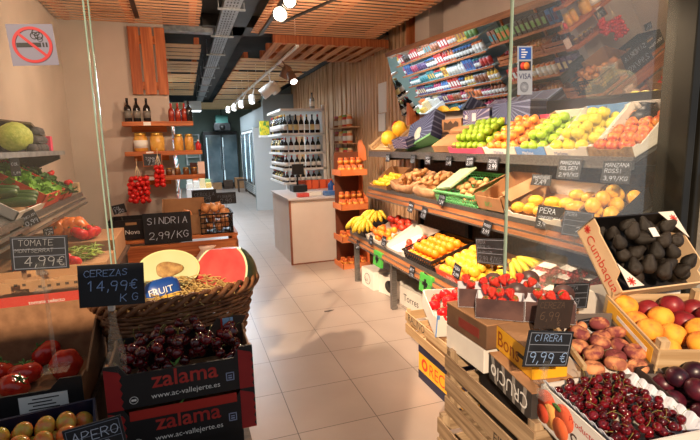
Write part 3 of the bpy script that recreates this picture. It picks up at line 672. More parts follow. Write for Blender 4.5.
# ================================================================== FRUIT RACK ON THE RIGHT
YE, YS = 5.62, GY+.06
TIER = {'low': (1.80, .575, .50, 18), 'mid': (2.0, 1.10, .44, 22), 'up': (2.2, 1.50, .44, 25)}
rack = thing('fruit_rack', 'long three-tier steel and wood fruit rack along the right wall', 'display rack')
wr = wood('rack_rail_wood', (186, 122, 74), (146, 90, 52), 1)
for k, (X, Z, D, a) in TIER.items():
    y1 = {'low': 5.25, 'mid': 5.14, 'up': YE}[k]; F = TR(X, y1, Z) @ RZ(-90) @ RX(a); L = y1-YS
    part('shelf_board', MB().bb((0, 0, -.02), (L, D, 0), F), M['steel'], rack)
    F0 = TR(X, y1, Z) @ RZ(-90)
    if k == 'up':
        part('front_rail', MB().bb((0, -.012, -.045), (L, 0, .012), F0).bb((0, -.02, -.055), (L, 0, -.045), F0), M['steel'], rack)
    else:
        part('front_rail', MB().bb((0, -.014, -.012), (L, 0, .02), F0).bb((0, -.045, -.10), (L, -.035, -.088), F0).bb((0, -.03, -.06), (L, -.012, -.05), F0), M['steel'], rack)
        part('wooden_rail', MB().bb((0, -.012, -.05), (L, .004, -.012), F0).bb((0, -.034, -.088), (L, -.016, -.06), F0), wr, rack)
for y in (5.13, 4.09, 3.05, 2.03):
    part('leg', MB().bb((1.80, y-.025, 0), (1.85, y+.025, .54)), M['steel'], rack)
    part('upright', MB().bb((2.64, y-.025, 0), (2.69, y+.025, 1.78)), M['dark_steel'], rack)
    part('bracket', MB().bb((1.83, y-.012, .48), (2.64, y+.012, .55)).bb((2.04, y-.012, 1.03), (2.64, y+.012, 1.07)).bb((2.24, y-.012, 1.41), (2.64, y+.012, 1.45)), M['dark_steel'], rack)
part('back_board', MB().bb((2.69, YS, .1), (2.715, 5.2, 1.8)), M['wood_dark'], rack)
def tf(k, Yhi, dx=0, dz=.002, extra=0):
    X, Z, D, a = TIER[k]; return TR(X, Yhi, Z) @ RZ(-90) @ RX(a+extra) @ TR(0, .004+dx, dz)
PINK = mat('pink_carton', (240, 92, 128), (232, 80, 116), scale=5, rough=.5); BLUE = mat('blue_carton', (104, 150, 212), (92, 138, 202), scale=5, rough=.55)
INK_B = flat((60, 96, 160)); INK_D = flat((40, 36, 34)); INK_W = flat((236, 234, 228)); INK_R = flat((200, 48, 40))
def stripes_mat(name, c1, c2, freq, center, axes=(0, 2)):
    m, n, l, b = nt(name); tc = n.new('ShaderNodeTexCoord'); sp = n.new('ShaderNodeSeparateXYZ'); l.new(tc.outputs['Object'], sp.inputs[0])
    s1 = n.new('ShaderNodeMath'); s1.operation = 'SUBTRACT'; s1.inputs[1].default_value = center[0]; l.new(sp.outputs[axes[0]], s1.inputs[0])
    s2 = n.new('ShaderNodeMath'); s2.operation = 'SUBTRACT'; s2.inputs[1].default_value = center[1]; l.new(sp.outputs[axes[1]], s2.inputs[0])
    at = n.new('ShaderNodeMath'); at.operation = 'ARCTAN2'; l.new(s1.outputs[0], at.inputs[0]); l.new(s2.outputs[0], at.inputs[1])
    mu = n.new('ShaderNodeMath'); mu.operation = 'MULTIPLY'; mu.inputs[1].default_value = freq; l.new(at.outputs[0], mu.inputs[0])
    si = n.new('ShaderNodeMath'); si.operation = 'SINE'; l.new(mu.outputs[0], si.inputs[0])
    gt = n.new('ShaderNodeMath'); gt.operation = 'GREATER_THAN'; gt.inputs[1].default_value = .62; l.new(si.outputs[0], gt.inputs[0])
    mx = n.new('ShaderNodeMix'); mx.data_type = 'RGBA'; mx.inputs[6].default_value = (*lin(c1), 1); mx.inputs[7].default_value = (*lin(c2), 1); l.new(gt.outputs[0], mx.inputs[0]); l.new(mx.outputs[2], b.inputs[0])
    b.inputs['Roughness'].default_value = .55; return m
NAVY = stripes_mat('navy_sunburst_carton', (74, 72, 116), (164, 158, 176), 26, (.15, .06))
NAVYD = stripes_mat('dark_navy_sunburst_carton', (44, 52, 92), (104, 116, 150), 34, (.17, .15))

# ---- upper tier
slat_crate(tf('up', 5.52, extra=14), .62, .36, .09, 'pale wooden crate of yellow melons at the far end of the top shelf', M['wood_pale_x'], M['wood_pale_z'], 2, low_front=True)
F = tf('up', 5.52, extra=14)
fruit('melon', F @ Vector((.42, .12, .10)), .085, 'yellow melon lower in the wooden crate on the top shelf', 'yellow melons'); fruit('melon', F @ Vector((.44, .29, .10)), .085, 'yellow melon higher up in the wooden crate on the top shelf', 'yellow melons')
b = open_box(TR(2.16, 4.78, 1.545) @ RZ(-90) @ RX(20), .34, .1, .10, .10, 'white and navy striped shallow carton edge before the yellow melons', NAVY, M['white_card'], NAVY)
t = thing('produce_carton', 'navy sunburst carton standing tilted on edge right of the yellow melons', 'box', TR(2.2, 4.60, 1.535) @ RZ(-90) @ RX(-24) @ RY(-20))
part('body', MB().bb((0, 0, 0), (.46, .13, .30), bev=.004), NAVYD, t); part('printed_emblem', MB().cyl((.2, -.001, .13), (.2, .002, .13), .06, 20).bb((.16, -.0015, .05), (.26, .002, .09)), flat((190, 196, 186)), t)
part('edge_strip', MB().bb((.002, -.002, -.001), (.458, .132, .022)), flat((110, 170, 110)), t, 'green strip along the bottom edge')
F = tf('up', 3.95)
for i, (x, w_, h, yb) in enumerate(((-.05, .42, .07, .02), (-.02, .40, .07, .22))):
    one('cardboard_flat', MB().bb((0, 0, 0), (w_, .20, h), bev=.003), M['card'], ['folded brown cardboard on the top shelf left of the green apples', 'brown cardboard lying behind the folded one on the top shelf'][i], 'cardboard', F @ TR(x, yb, .002+.05*i) @ RX(6))
t = open_box(TR(2.42, 4.22, 1.70) @ RZ(-90), .36, .14, .12, .12, 'brown opened carton with torn front standing behind the cardboard', M['card'], M['card_in'])
part('torn_opening', MB().prism([(.05, .02), (.30, .02), (.31, .08), (.26, .10), (.22, .07), (.17, .105), (.12, .08), (.05, .1)], .0, .003, Matrix(((1, 0, 0, 0), (0, 0, -1, -.003), (0, 1, 0, 0), (0, 0, 0, 1)))), flat((70, 50, 36)), t, 'dark torn opening')
t = thing('produce_carton', 'navy sunburst carton with green base at the back of the top shelf', 'box', TR(2.42, 3.84, 1.73) @ RZ(-90))
part('body', MB().bb((0, 0, 0), (.40, .15, .15), bev=.004), NAVY, t); part('edge_strip', MB().bb((-.002, -.003, -.001), (.402, .15, .025)), flat((120, 178, 120)), t)
part('printed_emblem', MB().bb((.15, -.003, .05), (.21, 0, .12)).cyl((.06, -.003, .09), (.06, 0, .09), .022, 16), flat((214, 206, 212)), t)
t = thing('produce_carton', 'darker navy striped carton at the back, right of the green-based one', 'box', TR(2.42, 3.40, 1.735) @ RZ(-90))
part('body', MB().bb((0, 0, 0), (.46, .15, .17), bev=.004), NAVYD, t); part('label_patch', MB().bb((.1, -.003, .02), (.17, 0, .055)), M['card'], t)
def apples(Yhi, W, kind, r, front, back, label, what, where, group, inner=None, outer=None, layers=2, hb=.13, prints=(), flap=None, k='up', hf=.055, x_in=.012, slope=.12):
    F = tf(k, Yhi); outer = outer or M['white_card']
    t = open_box(F, W, .40, hf, hb, label, outer, inner or M['card_in'], front, prints=prints, back=back, gusset=.045)
    fill(F, x_in, W-x_in, .012, .385, .008, r, kind, what, where, group, layers, slope=slope); return t
apples(3.68, .50, 'apple_green', .038, PINK, M['black_card'], 'carton with a pink front edge holding green apples on the top shelf', 'green apple', 'in pink-edged carton', 'green apples in the pink-edged carton', M['card'], M['card'])
apples(3.16, .37, 'apple_orange', .038, M['white_card'], PINK, 'white-fronted carton of orange-red apples left of the glass edge', 'orange-red apple', 'in white carton', 'orange-red apples in the white-fronted carton', M['card'], M['card'], prints=(('Marlene', .12, .015, .035, INK_B),))
apples(2.78, .28, 'apple_green', .037, BLUE, M['white_card'], 'blue-edged carton of green apples behind the glass', 'green apple', 'behind the glass', 'green apples behind the glass', M['card'], M['white_card'], hb=.15, prints=(('Marlene', .06, .014, .034, INK_W),))
apples(2.49, .33, 'apple_yellow', .039, M['white_card'], BLUE, 'white-fronted carton of golden apples behind the glass', 'golden apple', 'in white-fronted carton', 'golden apples behind the glass', M['white_card'], M['white_card'], hb=.16, prints=(('Marlene', .07, .014, .034, INK_B),))
BROWNP = mat('printed_brown_carton', (160, 128, 84), (120, 92, 58), scale=40, rough=.7)
apples(2.15, .29, 'apple_red', .039, BROWNP, M['white_card'], 'brown printed carton of red and yellow apples next to the shopfront post', 'red and yellow apple', 'next to the post', 'red and yellow apples next to the post', M['white_card'], BROWNP, hb=.16, layers=1)
one('plastic_bag', MB().lathe([(.10, 0), (.11, .05), (.08, .10), (.04, .13), (.03, .15), (.05, .18)], 18, None, 0, lambda p, t: p*(1+.12*noise.noise(p*30))), M['clear'], 'crumpled clear plastic bag standing on the back of the cartons', 'plastic bag', TR(2.50, 2.36, 1.72+.14))
one('plastic_bag', MB().lathe([(.07, 0), (.09, .04), (.08, .08), (.03, .11), (.05, .13)], 16, TR(0, 0, 0), 0, lambda p, t: p*(1+.15*noise.noise(p*34))), M['black'], 'crumpled black plastic bag behind the red and yellow apples', 'plastic bag', TR(2.50, 2.05, 1.675))

# ---- middle tier
def tierbox(k, Yhi, W, D, hf, hb, label, outer, **kw): return open_box(tf(k, Yhi), W, D, hf, hb, label, outer, **kw)
tierbox('mid', 5.10, .50, .34, .05, .12, 'brown carton of lemons at the far end of the middle shelf', M['card'], gusset=.05)
fill(tf('mid', 5.10), .015, .485, .02, .30, .008, .032, 'lemon', 'lemon', 'at the middle shelf end', 'lemons at the end of the middle shelf', 1)
def bag_box(Yhi, W, label, what, group, seed):
    random.seed(seed); F = tf('mid', Yhi); t = thing('paper_sack', label, 'sack', F); b = MB()
    prof = [(1.0, 0), (1.05, .03), (1.05, .06), (1.0, .085), (.95, .095), (.9, .085), (.88, .05)]
    def fn(p, th_):
        q = p.copy(); c_, s_ = math.cos(th_), math.sin(th_); e = 1/max(abs(c_), abs(s_))**.75; rr_ = math.hypot(p.x, p.y)
        q.x = c_*rr_*e*W/2.15; q.y = s_*rr_*e*.18; q.z = p.z*(1+.5*noise.noise(Vector((c_*2, s_*2, seed)))) + (.05 if s_ > .3 and p.z > .1 else 0)
        return q+Vector((W/2, .20, 0))
    b.lathe(prof, 40, None, 0, fn); part('paper', b, mat('kraft_paper', (196, 152, 112), (170, 126, 90), scale=12, rough=.8, bump=.5, bscale=20), t)
    heap(F, .09, W-.09, .06, .34, .045, .028, ['potato0', 'potato1', 'potato2'], what, group, 26, .9)
bag_box(4.56, .46, 'open brown paper sack of potatoes left of the other sack', 'brown potato in the left paper sack', 'potatoes in the left sack', 5)
bag_box(4.06, .46, 'open brown paper sack of potatoes left of the green crate', 'brown potato in the sack beside the green crate', 'potatoes in the right sack', 8)
F = tf('mid', 3.55); plastic_crate(F, .58, .38, .11, 'green plastic crate of small potatoes on the middle shelf', M['greenbox'], bars=16)
one('plastic_bag', MB().bb((.04, .02, .04), (.30, .30, .055), T=RY(-8)), mat('net_bag', (176, 196, 160), (150, 172, 132), scale=30, rough=.5), 'green net bag folded open in the green crate', 'net bag', F @ TR(0, 0, .07) @ RX(10))
heap(F, .18, .55, .02, .33, .008, .025, ['potato0', 'potato1', 'potato2'], 'small pale potato in the green plastic crate', 'potatoes in the green crate', 42, 1.8)
open_box(tf('mid', 2.94, dz=.03, extra=-2), .30, .36, .10, .14, 'brown carton with a green mark tilted beside the green crate', M['card'], inner=M['card_in'], flaps=38, prints=(('BIO', .10, .03, .05, flat((96, 168, 96))),))
open_box(tf('mid', 2.62), .50, .38, .05, .11, 'white-edged carton of ripe mangoes behind the glass on the middle shelf', M['white_card'], inner=M['card_in'], gusset=.05)
F = tf('mid', 2.62)
for i, (x, y) in enumerate(((.06, .06), (.16, .07), (.27, .06), (.38, .08), (.10, .17), (.24, .18), (.35, .19), (.44, .17), (.32, .30), (.43, .29))):
    fruit('mango_fruit', F @ Vector((x, y, .056)), .047, 'yellow mango, %s in the carton behind the glass' % nth(i), 'mangoes behind the glass', RZ(random.uniform(-30, 30)) @ RX(78))
open_box(tf('mid', 2.10), .24, .38, .05, .11, 'carton of yellow pears behind the avocado carton', M['black_card'], inner=M['card_in'])
fill(tf('mid', 2.10), .01, .23, .02, .36, .008, .04, 'yellow_pear', 'yellow pear', 'behind the avocados', 'yellow pears behind the avocados', 2, slope=.1)

# ---- lower tier
for i, (x, y, a, z) in enumerate(((.10, .10, 20, .04), (.24, .12, -10, .05), (.36, .09, 15, .04), (.20, .24, 0, .08), (.34, .25, 25, .08))):
    banana_hand(tf('low', 5.22) @ TR(x, y, z+.02) @ RZ(-70+a) @ RX(0), 'hand of yellow bananas at the far end of the low shelf, %s' % nth(i), 6, .25, .022, 'bananas at the far end')
tierbox('low', 5.23, .46, .36, .06, .10, 'dark carton under the far bananas on the low shelf', M['black_card'], gusset=.05, prints=(('BANANA', .10, .015, .035, INK_W),))
tierbox('low', 4.70, .46, .42, .06, .12, 'white carton of oranges and red nectarines on the low shelf', M['white_card'], gusset=.06)
heap(tf('low', 4.70), .012, .448, .012, .21, .012, .036, 'tangerine', 'tangerine in the front half of the white carton', 'tangerines in the white carton', 26, 1.0)
heap(tf('low', 4.70), .012, .448, .21, .41, .03, .037, 'nectarine_red', 'red nectarine at the back of the white carton', 'red nectarines in the white carton', 24, 1.0)
tierbox('low', 4.20, .40, .42, .05, .10, 'low whitish tray with loose paper on the low shelf beside the black crate', M['white_card'], gusset=.05)
fill(tf('low', 4.20), .012, .39, .02, .40, .008, .033, 'nectarine_red', 'red nectarine', 'beside the black crate', 'red nectarines beside the black crate', 1, keep=.16)
F = tf('low', 3.76); plastic_crate(F, .52, .42, .10, 'black plastic crate of oranges on the low shelf', M['black'], bars=14)
fill(F, .012, .508, .012, .405, .012, .038, 'orange', 'orange', 'in the black plastic crate', 'oranges in the black crate', 2)
REDO = mat('orange_red_carton', (226, 84, 50), (214, 70, 40), scale=5, rough=.5)
tierbox('low', 3.20, .50, .42, .065, .10, 'red-fronted carton of yellow pears on the low shelf', M['card'], front=REDO, prints=(('FRUTAS', .16, .02, .035, INK_W),))
fill(tf('low', 3.20), .012, .488, .012, .40, .008, .038, 'yellow_pear', 'yellow-orange pear', 'in the red-fronted carton', 'pears in the red-fronted carton', 2)
tierbox('low', 2.67, .40, .44, .05, .08, 'brown carton under the near bananas on the low shelf', M['card'])
for i, (x, y, a, z) in enumerate(((.12, .12, 60, .05), (.26, .16, 40, .05), (.16, .30, 70, .07), (.30, .32, 50, .06), (.22, .22, 55, .13))):
    banana_hand(tf('low', 2.66) @ TR(x, y, z+.02) @ RZ(-60+a), 'hand of yellow bananas behind the glass edge, %s' % nth(i), 5, .19, .019, 'bananas behind the glass edge')
def clam(T, label, W=.17, D=.12, H=.06):
    t = thing('clear_punnet', label, 'punnet', T, 'clear punnets of raspberries')
    b = MB(); prof = [(.92, 0), (1, H*.7), (1.04, H*.72), (1.04, H*.78), (.96, H*.8), (.9, H), (0, H)]
    b.lathe(prof, 28, None, 0, lambda p, a: Vector((p.x*.5*W*1/max(abs(math.cos(a)), abs(math.sin(a)))**.85, p.y*.5*D*1/max(abs(math.cos(a)), abs(math.sin(a)))**.85, p.z))); part('shell', b, M['clear'], t)
    part('paper_label', MB().bb((-W*.3, -D*.28, H+.0005), (W*.22, D*.2, H+.0015)), M['paper'], t)
    r_ = MB()
    for i in range(46): r_.lathe([(math.sin(PI*k/5)*.011, -math.cos(PI*k/5)*.011) for k in range(6)], 7, TR(random.uniform(-.4, .4)*W, random.uniform(-.38, .38)*D, random.uniform(.012, H-.016)))
    q = part('raspberries', r_, mat('raspberry_skin', (204, 44, 56), (226, 84, 84), scale=60, rough=.45), t); q['kind'] = 'stuff'
for i, (u, v, z) in enumerate(((532, 292, .765), (556, 298, .765), (584, 300, .765), (540, 281, .80), (566, 285, .80), (590, 286, .80), (550, 274, .84), (572, 277, .84))):
    p = at_z(u, v, z); p.y = max(p.y, GY+.1)
    clam(TR(p.x, p.y, z) @ RZ(-82+random.uniform(-6, 6)) @ RX(14), 'clear plastic punnet of raspberries with white label, %s from the aisle end' % nth(i), .17, .13, .055)
one('display_tray', MB().bb((1.62, GY+.04, .70), (2.25, 2.55, .715)), M['card'], 'flat brown tray under the clear raspberry punnets', 'tray')
# ---- under the rack
def plainbox(T, d, label, m, texts=(), name='cardboard_box', blob=None, extra=None):
    t = thing(name, label, 'box', T); part('body', MB().bb((0, 0, 0), d, bev=.003), m, t)
    part('lid_seam', MB().bb((.01, d[1]/2-.003, d[2]), (d[0]-.01, d[1]/2+.003, d[2]+.0008)), M['card'], t)
    for (s, x, z, h, mm_) in texts:
        b = MB(); print_text(b, s, h, Matrix(((1, 0, 0, x), (0, 0, -1, -.001), (0, 1, 0, z), (0, 0, 0, 1)))); part('printed_lettering', b, mm_, t)
    if blob: part('printed_oval', MB().tube([(blob[0]+blob[2]*math.cos(a*PI/12), -.0005, blob[1]+blob[2]*.8*math.sin(a*PI/12)) for a in range(24)], .003, 5, closed=True) if blob[3] else MB().lathe([(blob[2], 0), (blob[2], .001)], 24, Matrix(((1, 0, 0, blob[0]), (0, 0, -1, 0), (0, .8, 0, blob[1]), (0, 0, 0, 1)))), M['black'], t)
    return t
plainbox(TR(1.84, 5.02, 0) @ RZ(-87), (.32, .36, .21), 'white carton with black oval mark under the rack, by the far leg', M['white_card'], (('La', .10, .07, .075, INK_D),), blob=(.16, .10, .075, True))
plainbox(TR(1.90, 4.66, 0) @ RZ(-75), (.36, .34, .20), 'white carton with dark oval mark, second under the rack', M['white_card'], (), blob=(.2, .10, .085, False))
plainbox(TR(1.95, 4.22, 0) @ RZ(-85), (.50, .36, .19), 'pale lettered carton under the rack by the second leg', M['white_card'], (('Torres', .08, .06, .10, INK_D),))
plainbox(TR(1.98, 3.66, 0) @ RZ(-88), (.50, .36, .22), 'plain brown carton under the rack behind the tomato crates', M['card'])

# ---- price tags on the rails
def tag_px(u, v, w, h, x, lines, label, tilt=0, group=None, roll=0, cat='price tag', ink=None, stroke=1.5, board=None):
    p = at_x(u, v, x)
    T = Matrix.Translation(p) @ RZ(-90) @ RX(90-tilt) @ RZ(roll) @ TR(-w/2, -h/2, .004)
    return chalk_sign(T, w, h, lines, label, grid=False, cat=cat, clip=False, name='price_tag', group=group, ink=ink or M['chalk'], stroke=stroke, board=board)
two = lambda a, b: ((a, .12, .58, .26), (b, .15, .12, .36))
for i, (u, v, a, b_) in enumerate(((388, 158, 'MELON', '1,99'), (413, 159, 'CANTA', '2,50'), (428, 160, 'NASHI', '2,99'), (449, 161, 'KIWI', '3,49'), (470, 161, 'GRANNY', '2,99'), (493, 164, 'ROYAL', '3,99'))):
    w_ = (.11, .10, .11, .10, .11, .13)[i]; tag_px(u, v, w_, .085 if i < 5 else .10, 2.17, two(a, b_), 'small black chalk tag on the top shelf rail, %s from the far end' % nth(i), 8)
for i, (u, v, a, b_, x) in enumerate(((424, 213, 'LIMON', '1,99', 1.95), (442, 199, 'PATATA', '1,29', 1.97), (487, 228, 'MANGO', '3,99', 1.95), (411, 207, 'AGRIA', '1,49', 1.96), (486, 250, '', '', 1.93))[:4]):
    tag_px(u, v, .10, .10, x, two(a, b_), ['black chalk tag on the middle rail under the left potato sack', 'black chalk tag at the corner of the green potato crate', 'black chalk tag on the middle rail left of the glass edge', 'black chalk tag on the middle rail, nearest to the far bananas'][i], 14, roll=-6)
for i, (u, v, a, b_) in enumerate(((358, 245, 'PLATANO', '2,49'), (371, 240, 'NARANJA', '1,99'), (384, 241, 'MANDAR', '2,29'), (412, 272, 'NECT', '2,99'), (426, 280, 'PERA', '2,49'), (457, 271, 'PERA', '2,99'))):
    tag_px(u, v, .095, .10, 1.765 if i != 5 else 1.78, two(a, b_), ['black chalk tag on the low rail at the far end', 'black chalk tag on the low rail, second from the far end', 'black chalk tag on the low rail left of the first green cross', 'black chalk tag on the low rail between the two green crosses', 'black chalk tag overlapping the nearer green cross', 'tilted black chalk tag in front of the yellow-orange pears'][i], 10, roll=-8 if i > 3 else 0)
for i, (u, v) in enumerate(((377, 259), (425, 284))):
    p = at_x(u, v, 1.755); t = thing('cross_sign', ['green square sign with black cross on the far part of the low rail', 'green square sign with black cross on the low rail nearer the entrance'][i], 'sign', Matrix.Translation(p) @ RZ(-90) @ RX(85) @ TR(-.10, -.075, 0))
    part('panel', MB().bb((0, 0, -.03), (.20, .15, 0), bev=.004), M['crossgreen'], t); part('cross', MB().bb((.085, .035, 0), (.115, .115, .003)).bb((.06, .06, 0), (.14, .09, .003)), M['black'], t)
# signs behind the glass
def sign_x(u, v, w_, h_, x, lines, label, tilt=12, roll=0, **kw):
    p = at_x(u, v, x); return chalk_sign(Matrix.Translation(p) @ RZ(kw.pop('yaw', -75)) @ RX(90-tilt) @ RZ(roll) @ TR(-w_/2, -h_/2, 0), w_, h_, lines, label, grid=kw.pop('grid', False), **kw)
sign_x(569, 169, .15, .12, 2.15, (('MANZANA', .1, .72, .18), ('GOLDEN', .1, .46, .18), ('2,99/kg', .1, .12, .26)), 'black chalk sign reading Manzana Golden 2,99 behind the glass', clip=False, stroke=1.4)
sign_x(616, 172, .15, .12, 2.13, (('MANZANA', .1, .72, .18), ('ROSSI', .1, .46, .18), ('3,99/kg', .1, .12, .26)), 'black chalk sign reading Manzana 3,99 under the red and yellow apples', clip=False, stroke=1.4)
sign_x(541, 180, .14, .07, 2.13, (('MANZANA', .1, .6, .3), ('2,49', .2, .12, .4)), 'narrow black chalk sign left of the golden apple sign, under the top shelf', clip=False)
sign_x(549, 218, .17, .14, 2.0, (('PERA', .1, .68, .22), ('CONFERENCIA', .08, .44, .15), ('3,99/kg', .1, .12, .24)), 'black chalk sign reading Pera 3,99 before the mangoes', stroke=1.4)
sign_x(577, 224, .17, .14, 1.98, (('PERA', .1, .78, .13), ('2,99', .5, .2, .2)), 'black ruled chalk sign right of the pear sign, mostly blank', grid=True)
b = MB()
t = chalk_sign(*frame_px((474, 238), (504, 239), (477, 263), at_x, 1.9), (('PERA', .1, .78, .14), ('ERCOLINI', .1, .6, .12), ('ORIGEN LLEIDA', .1, .44, .08), ('2,99 €/kg', .1, .1, .2)), 'black chalk sign on a clear stick above the yellow-orange pears', grid=True, ink=M['chalk_dim'], clip_len=.16)

# ---- orange tiered rack at the end of the fruit rack
t = thing('orange_snack_rack', 'orange tiered cardboard rack of jars at the far end of the fruit rack', 'display rack', TR(1.84, 5.70, 0))
for i, z in enumerate((.02, .38, .80, 1.24)):
    w_ = .34
    sh = part('shelf_tray', MB().bb((0, 0, z), (w_, .36, z+.012)).bb((-.01, -.012, z-.03), (w_+.01, 0, z+.045)).bb((-.012, -.012, z-.03), (0, .36, z+.045)), M['rackorange'], t)
part('side_panel', MB().prism([(.0, 0), (.36, 0), (.36, 1.62), (.24, 1.66), (.10, 1.55), (.06, 1.40), (.22, 1.36), (.22, .98), (.03, .9), (.03, .74), (.22, .70), (.22, .46), (.03, .42), (0, .3)], 0, .012, Matrix(((0, 0, 1, .36), (1, 0, 0, 0), (0, 1, 0, 0), (0, 0, 0, 1)))), M['rackorange'], t)
part('back_panel', MB().bb((.02, .35, 0), (.36, .36, 1.5)), flat((110, 62, 40)), t)
SAUCE = mat('tomato_sauce', (206, 104, 50), (184, 80, 38), scale=12, rough=.3)
def jar(T, r, h, body, lid, label, group, name='sauce_jar', wrap=None, cat='jar'):
    t = thing(name, label, cat, T, group)
    part('glass_body', MB().lathe([(r*.9, 0), (r, r*.15), (r, h*.72), (r*.78, h*.82), (r*.78, h*.84), (0, h*.84)], 14), body, t)
    part('lid', MB().lathe([(r*.84, h*.83), (r*.86, h*.84), (r*.86, h*.98), (r*.8, h), (0, h)], 14), lid, t)
    if wrap: part('paper_label', MB().lathe([(r*1.01, h*.18), (r*1.01, h*.6)], 14), wrap, t)
    return t
j0 = None; REDLID = flat((186, 44, 34), .35); ORLID = flat((222, 120, 60), .4)
for i, z in enumerate((.02, .38, .80, 1.24)):
    for r_ in range(2):
        for c_ in range(4):
            T = TR(1.84+.045+c_*.083, 5.70+.05+r_*.10, z+.0125); lab = 'small orange sauce jar, %s tray from the floor, row %s, %s from left' % (nth(i), nth(r_), nth(c_))
            j0 = jar(T, .036, .09, SAUCE, ORLID, lab, 'sauce jars on the orange rack', wrap=flat((226, 150, 60))) if j0 is None else dup(j0, T, lab)
            if i > 1 and r_ == 1: dup(j0, T @ TR(0, 0, .0905), lab.replace('small', 'stacked'))
# ================================================================== FACING WALL ON THE LEFT: PALLET, PLANK SHELVES, STAND
WY = 5.55
def pw(u, v, y=WY-.02): return at_y(u, v, y)
t = thing('wall_pallet', 'orange pine pallet boards hung upright on the left wall above the bottles', 'pallet')
for i, (x0, x1) in enumerate(((-.455, -.355), (-.335, -.225), (-.205, -.105))):
    part('board', MB().bb((x0, WY-.05, 2.17), (x1, WY-.028, 2.84), bev=.002), M['wood_orange'], t)
part('block', MB().bb((-.45, WY-.028, 2.22), (-.11, WY-.001, 2.30)), M['wood_orange_x'], t); part('block', MB().bb((-.45, WY-.028, 2.68), (-.11, WY-.001, 2.76)), M['wood_orange_x'], t)
SH = {}
for k, (z, x0, x1, lab) in {'bottle': (1.885, -.57, .11, 'topmost orange plank shelf, holding dark bottles'), 'jar': (1.585, -.57, .18, 'middle orange plank shelf, holding preserve jars'), 'low': (1.33, -.46, .19, 'lowest orange plank shelf, small jars on it, cherry tomatoes hung below its left end')}.items():
    t = thing('plank_shelf', lab, 'shelf'); SH[k] = z
    part('plank', MB().bb((x0, WY-.24, z-.045), (x1, WY-.03, z), bev=.003), M['wood_orange_x'], t)
    part('bracket', MB().bb((-.5 if k != 'low' else -.4, WY-.06, z-.10), (-.16, WY-.03, z-.045)), M['wood_orange_x'], t)
    part('shelf_tag', MB().bb((-.37, WY-.245, z-.04), (-.30, WY-.241, z-.005)), M['paper'], t)
def bottle(T, r, h, body, label, group=None, cap=None, wrap=None, name='bottle', ncap=.12):
    t = thing(name, label, 'bottle', T, group); n = h*(1-ncap)
    part('glass_body', MB().lathe([(r*.92, 0), (r, h*.03), (r, h*.56), (r*.8, h*.66), (r*.36, h*.74), (r*.32, n), (0, n)], 14), body, t)
    part('cap', MB().lathe([(r*.36, n-.002), (r*.37, h*.99), (0, h)], 10), cap or M['black'], t)
    if wrap: part('paper_label', MB().lathe([(r*1.012, h*.16), (r*1.012, h*.46)], 14), wrap, t)
    return t
DARKGL = flat((26, 26, 28), .15); REDOIL = mat('chilli_oil', (120, 26, 18), (160, 52, 24), scale=30, rough=.2); GREYL = flat((120, 116, 110))
b0 = None
for i, x in enumerate((-.515, -.43, -.335)):
    T = TR(x, WY-.13, 1.885); lab = 'dark slim oil bottle on the top plank, %s from the left' % nth(i)
    b0 = bottle(T, .036, .24, DARKGL, lab, 'dark oil bottles', M['black'], GREYL) if b0 is None else dup(b0, T, lab)
b0 = None
for i, x in enumerate((-.10, -.035, .03)):
    T = TR(x, WY-.13, 1.885); lab = 'red chilli oil bottle with red cap on the top plank, %s from the left' % nth(i)
    b0 = bottle(T, .03, .19, REDOIL, lab, 'red oil bottles', REDLID, None, ncap=.2) if b0 is None else dup(b0, T, lab)
bottle(TR(.075, WY-.13, 1.885), .034, .215, DARKGL, 'dark bottle at the right end of the top plank', None, M['black'])
PRES = mat('yellow_preserve', (226, 178, 84), (206, 146, 62), scale=18, rough=.3); DPRES = mat('dark_preserve', (120, 72, 36), (90, 50, 26), scale=18, rough=.3)
for x, r_, h, m, lab in ((-.40, .068, .19, PRES, 'big jar of yellow preserve with white label, left on the middle plank'), (-.24, .072, .19, PRES, 'big jar of yellow preserve, second on the middle plank'), (-.03, .048, .17, PRES, 'smaller tall preserve jar, third on the middle plank'), (.075-.0, .046, .17, PRES, 'smaller tall preserve jar, fourth on the middle plank')):
    jar(TR(x-.02, WY-.13, 1.585), r_, h, m, M['lid'], lab, 'preserve jars on the middle plank', 'preserve_jar', M['paper'] if x < -.3 else None)
one('carton_pack', MB().bb((0, 0, 0), (.08, .06, .05)), flat((240, 200, 60)), 'small yellow pack behind the jars on the middle plank', 'pack', TR(.11-.08, WY-.07-.02, 1.585))
bottle(TR(.145, WY-.15, 1.585), .028, .11, flat((196, 40, 44), .3), 'small red sauce bottle at the right end of the middle plank', None, M['paper'])
for i, x in enumerate((-.0, -.10+.19, .155)[:3]):
    pass
j0 = None
for i in range(4):
    T = TR(-.17+i*.085, WY-.15, 1.33); lab = 'small dark preserve jar with gold lid on the lowest plank, %s from left' % nth(i)
    j0 = jar(T, .032, .075, DPRES, M['lid'], lab, 'small jars on the lowest plank', 'preserve_jar') if j0 is None else dup(j0, T, lab)
one('carton_pack', MB().bb((0, 0, 0), (.075, .04, .12)), flat((70, 34, 30)), 'dark brown pack behind the small jars', 'pack', TR(.045, WY-.10, 1.33)); one('carton_pack', MB().bb((0, 0, 0), (.07, .04, .13)), flat((240, 214, 206)), 'pale pink pack behind the small jars', 'pack', TR(.13-.003, WY-.10, 1.33))
chalk_sign(TR(-.40, WY-.27, 1.44) @ RZ(0) @ RX(80), .17, .12, (('TOMATE', .1, .5, .28), ('7,50', .2, .1, .34)), 'small framed chalkboard under the middle plank reading Tomate', grid=False, clip=False, frame=M['wood_orange_x'])
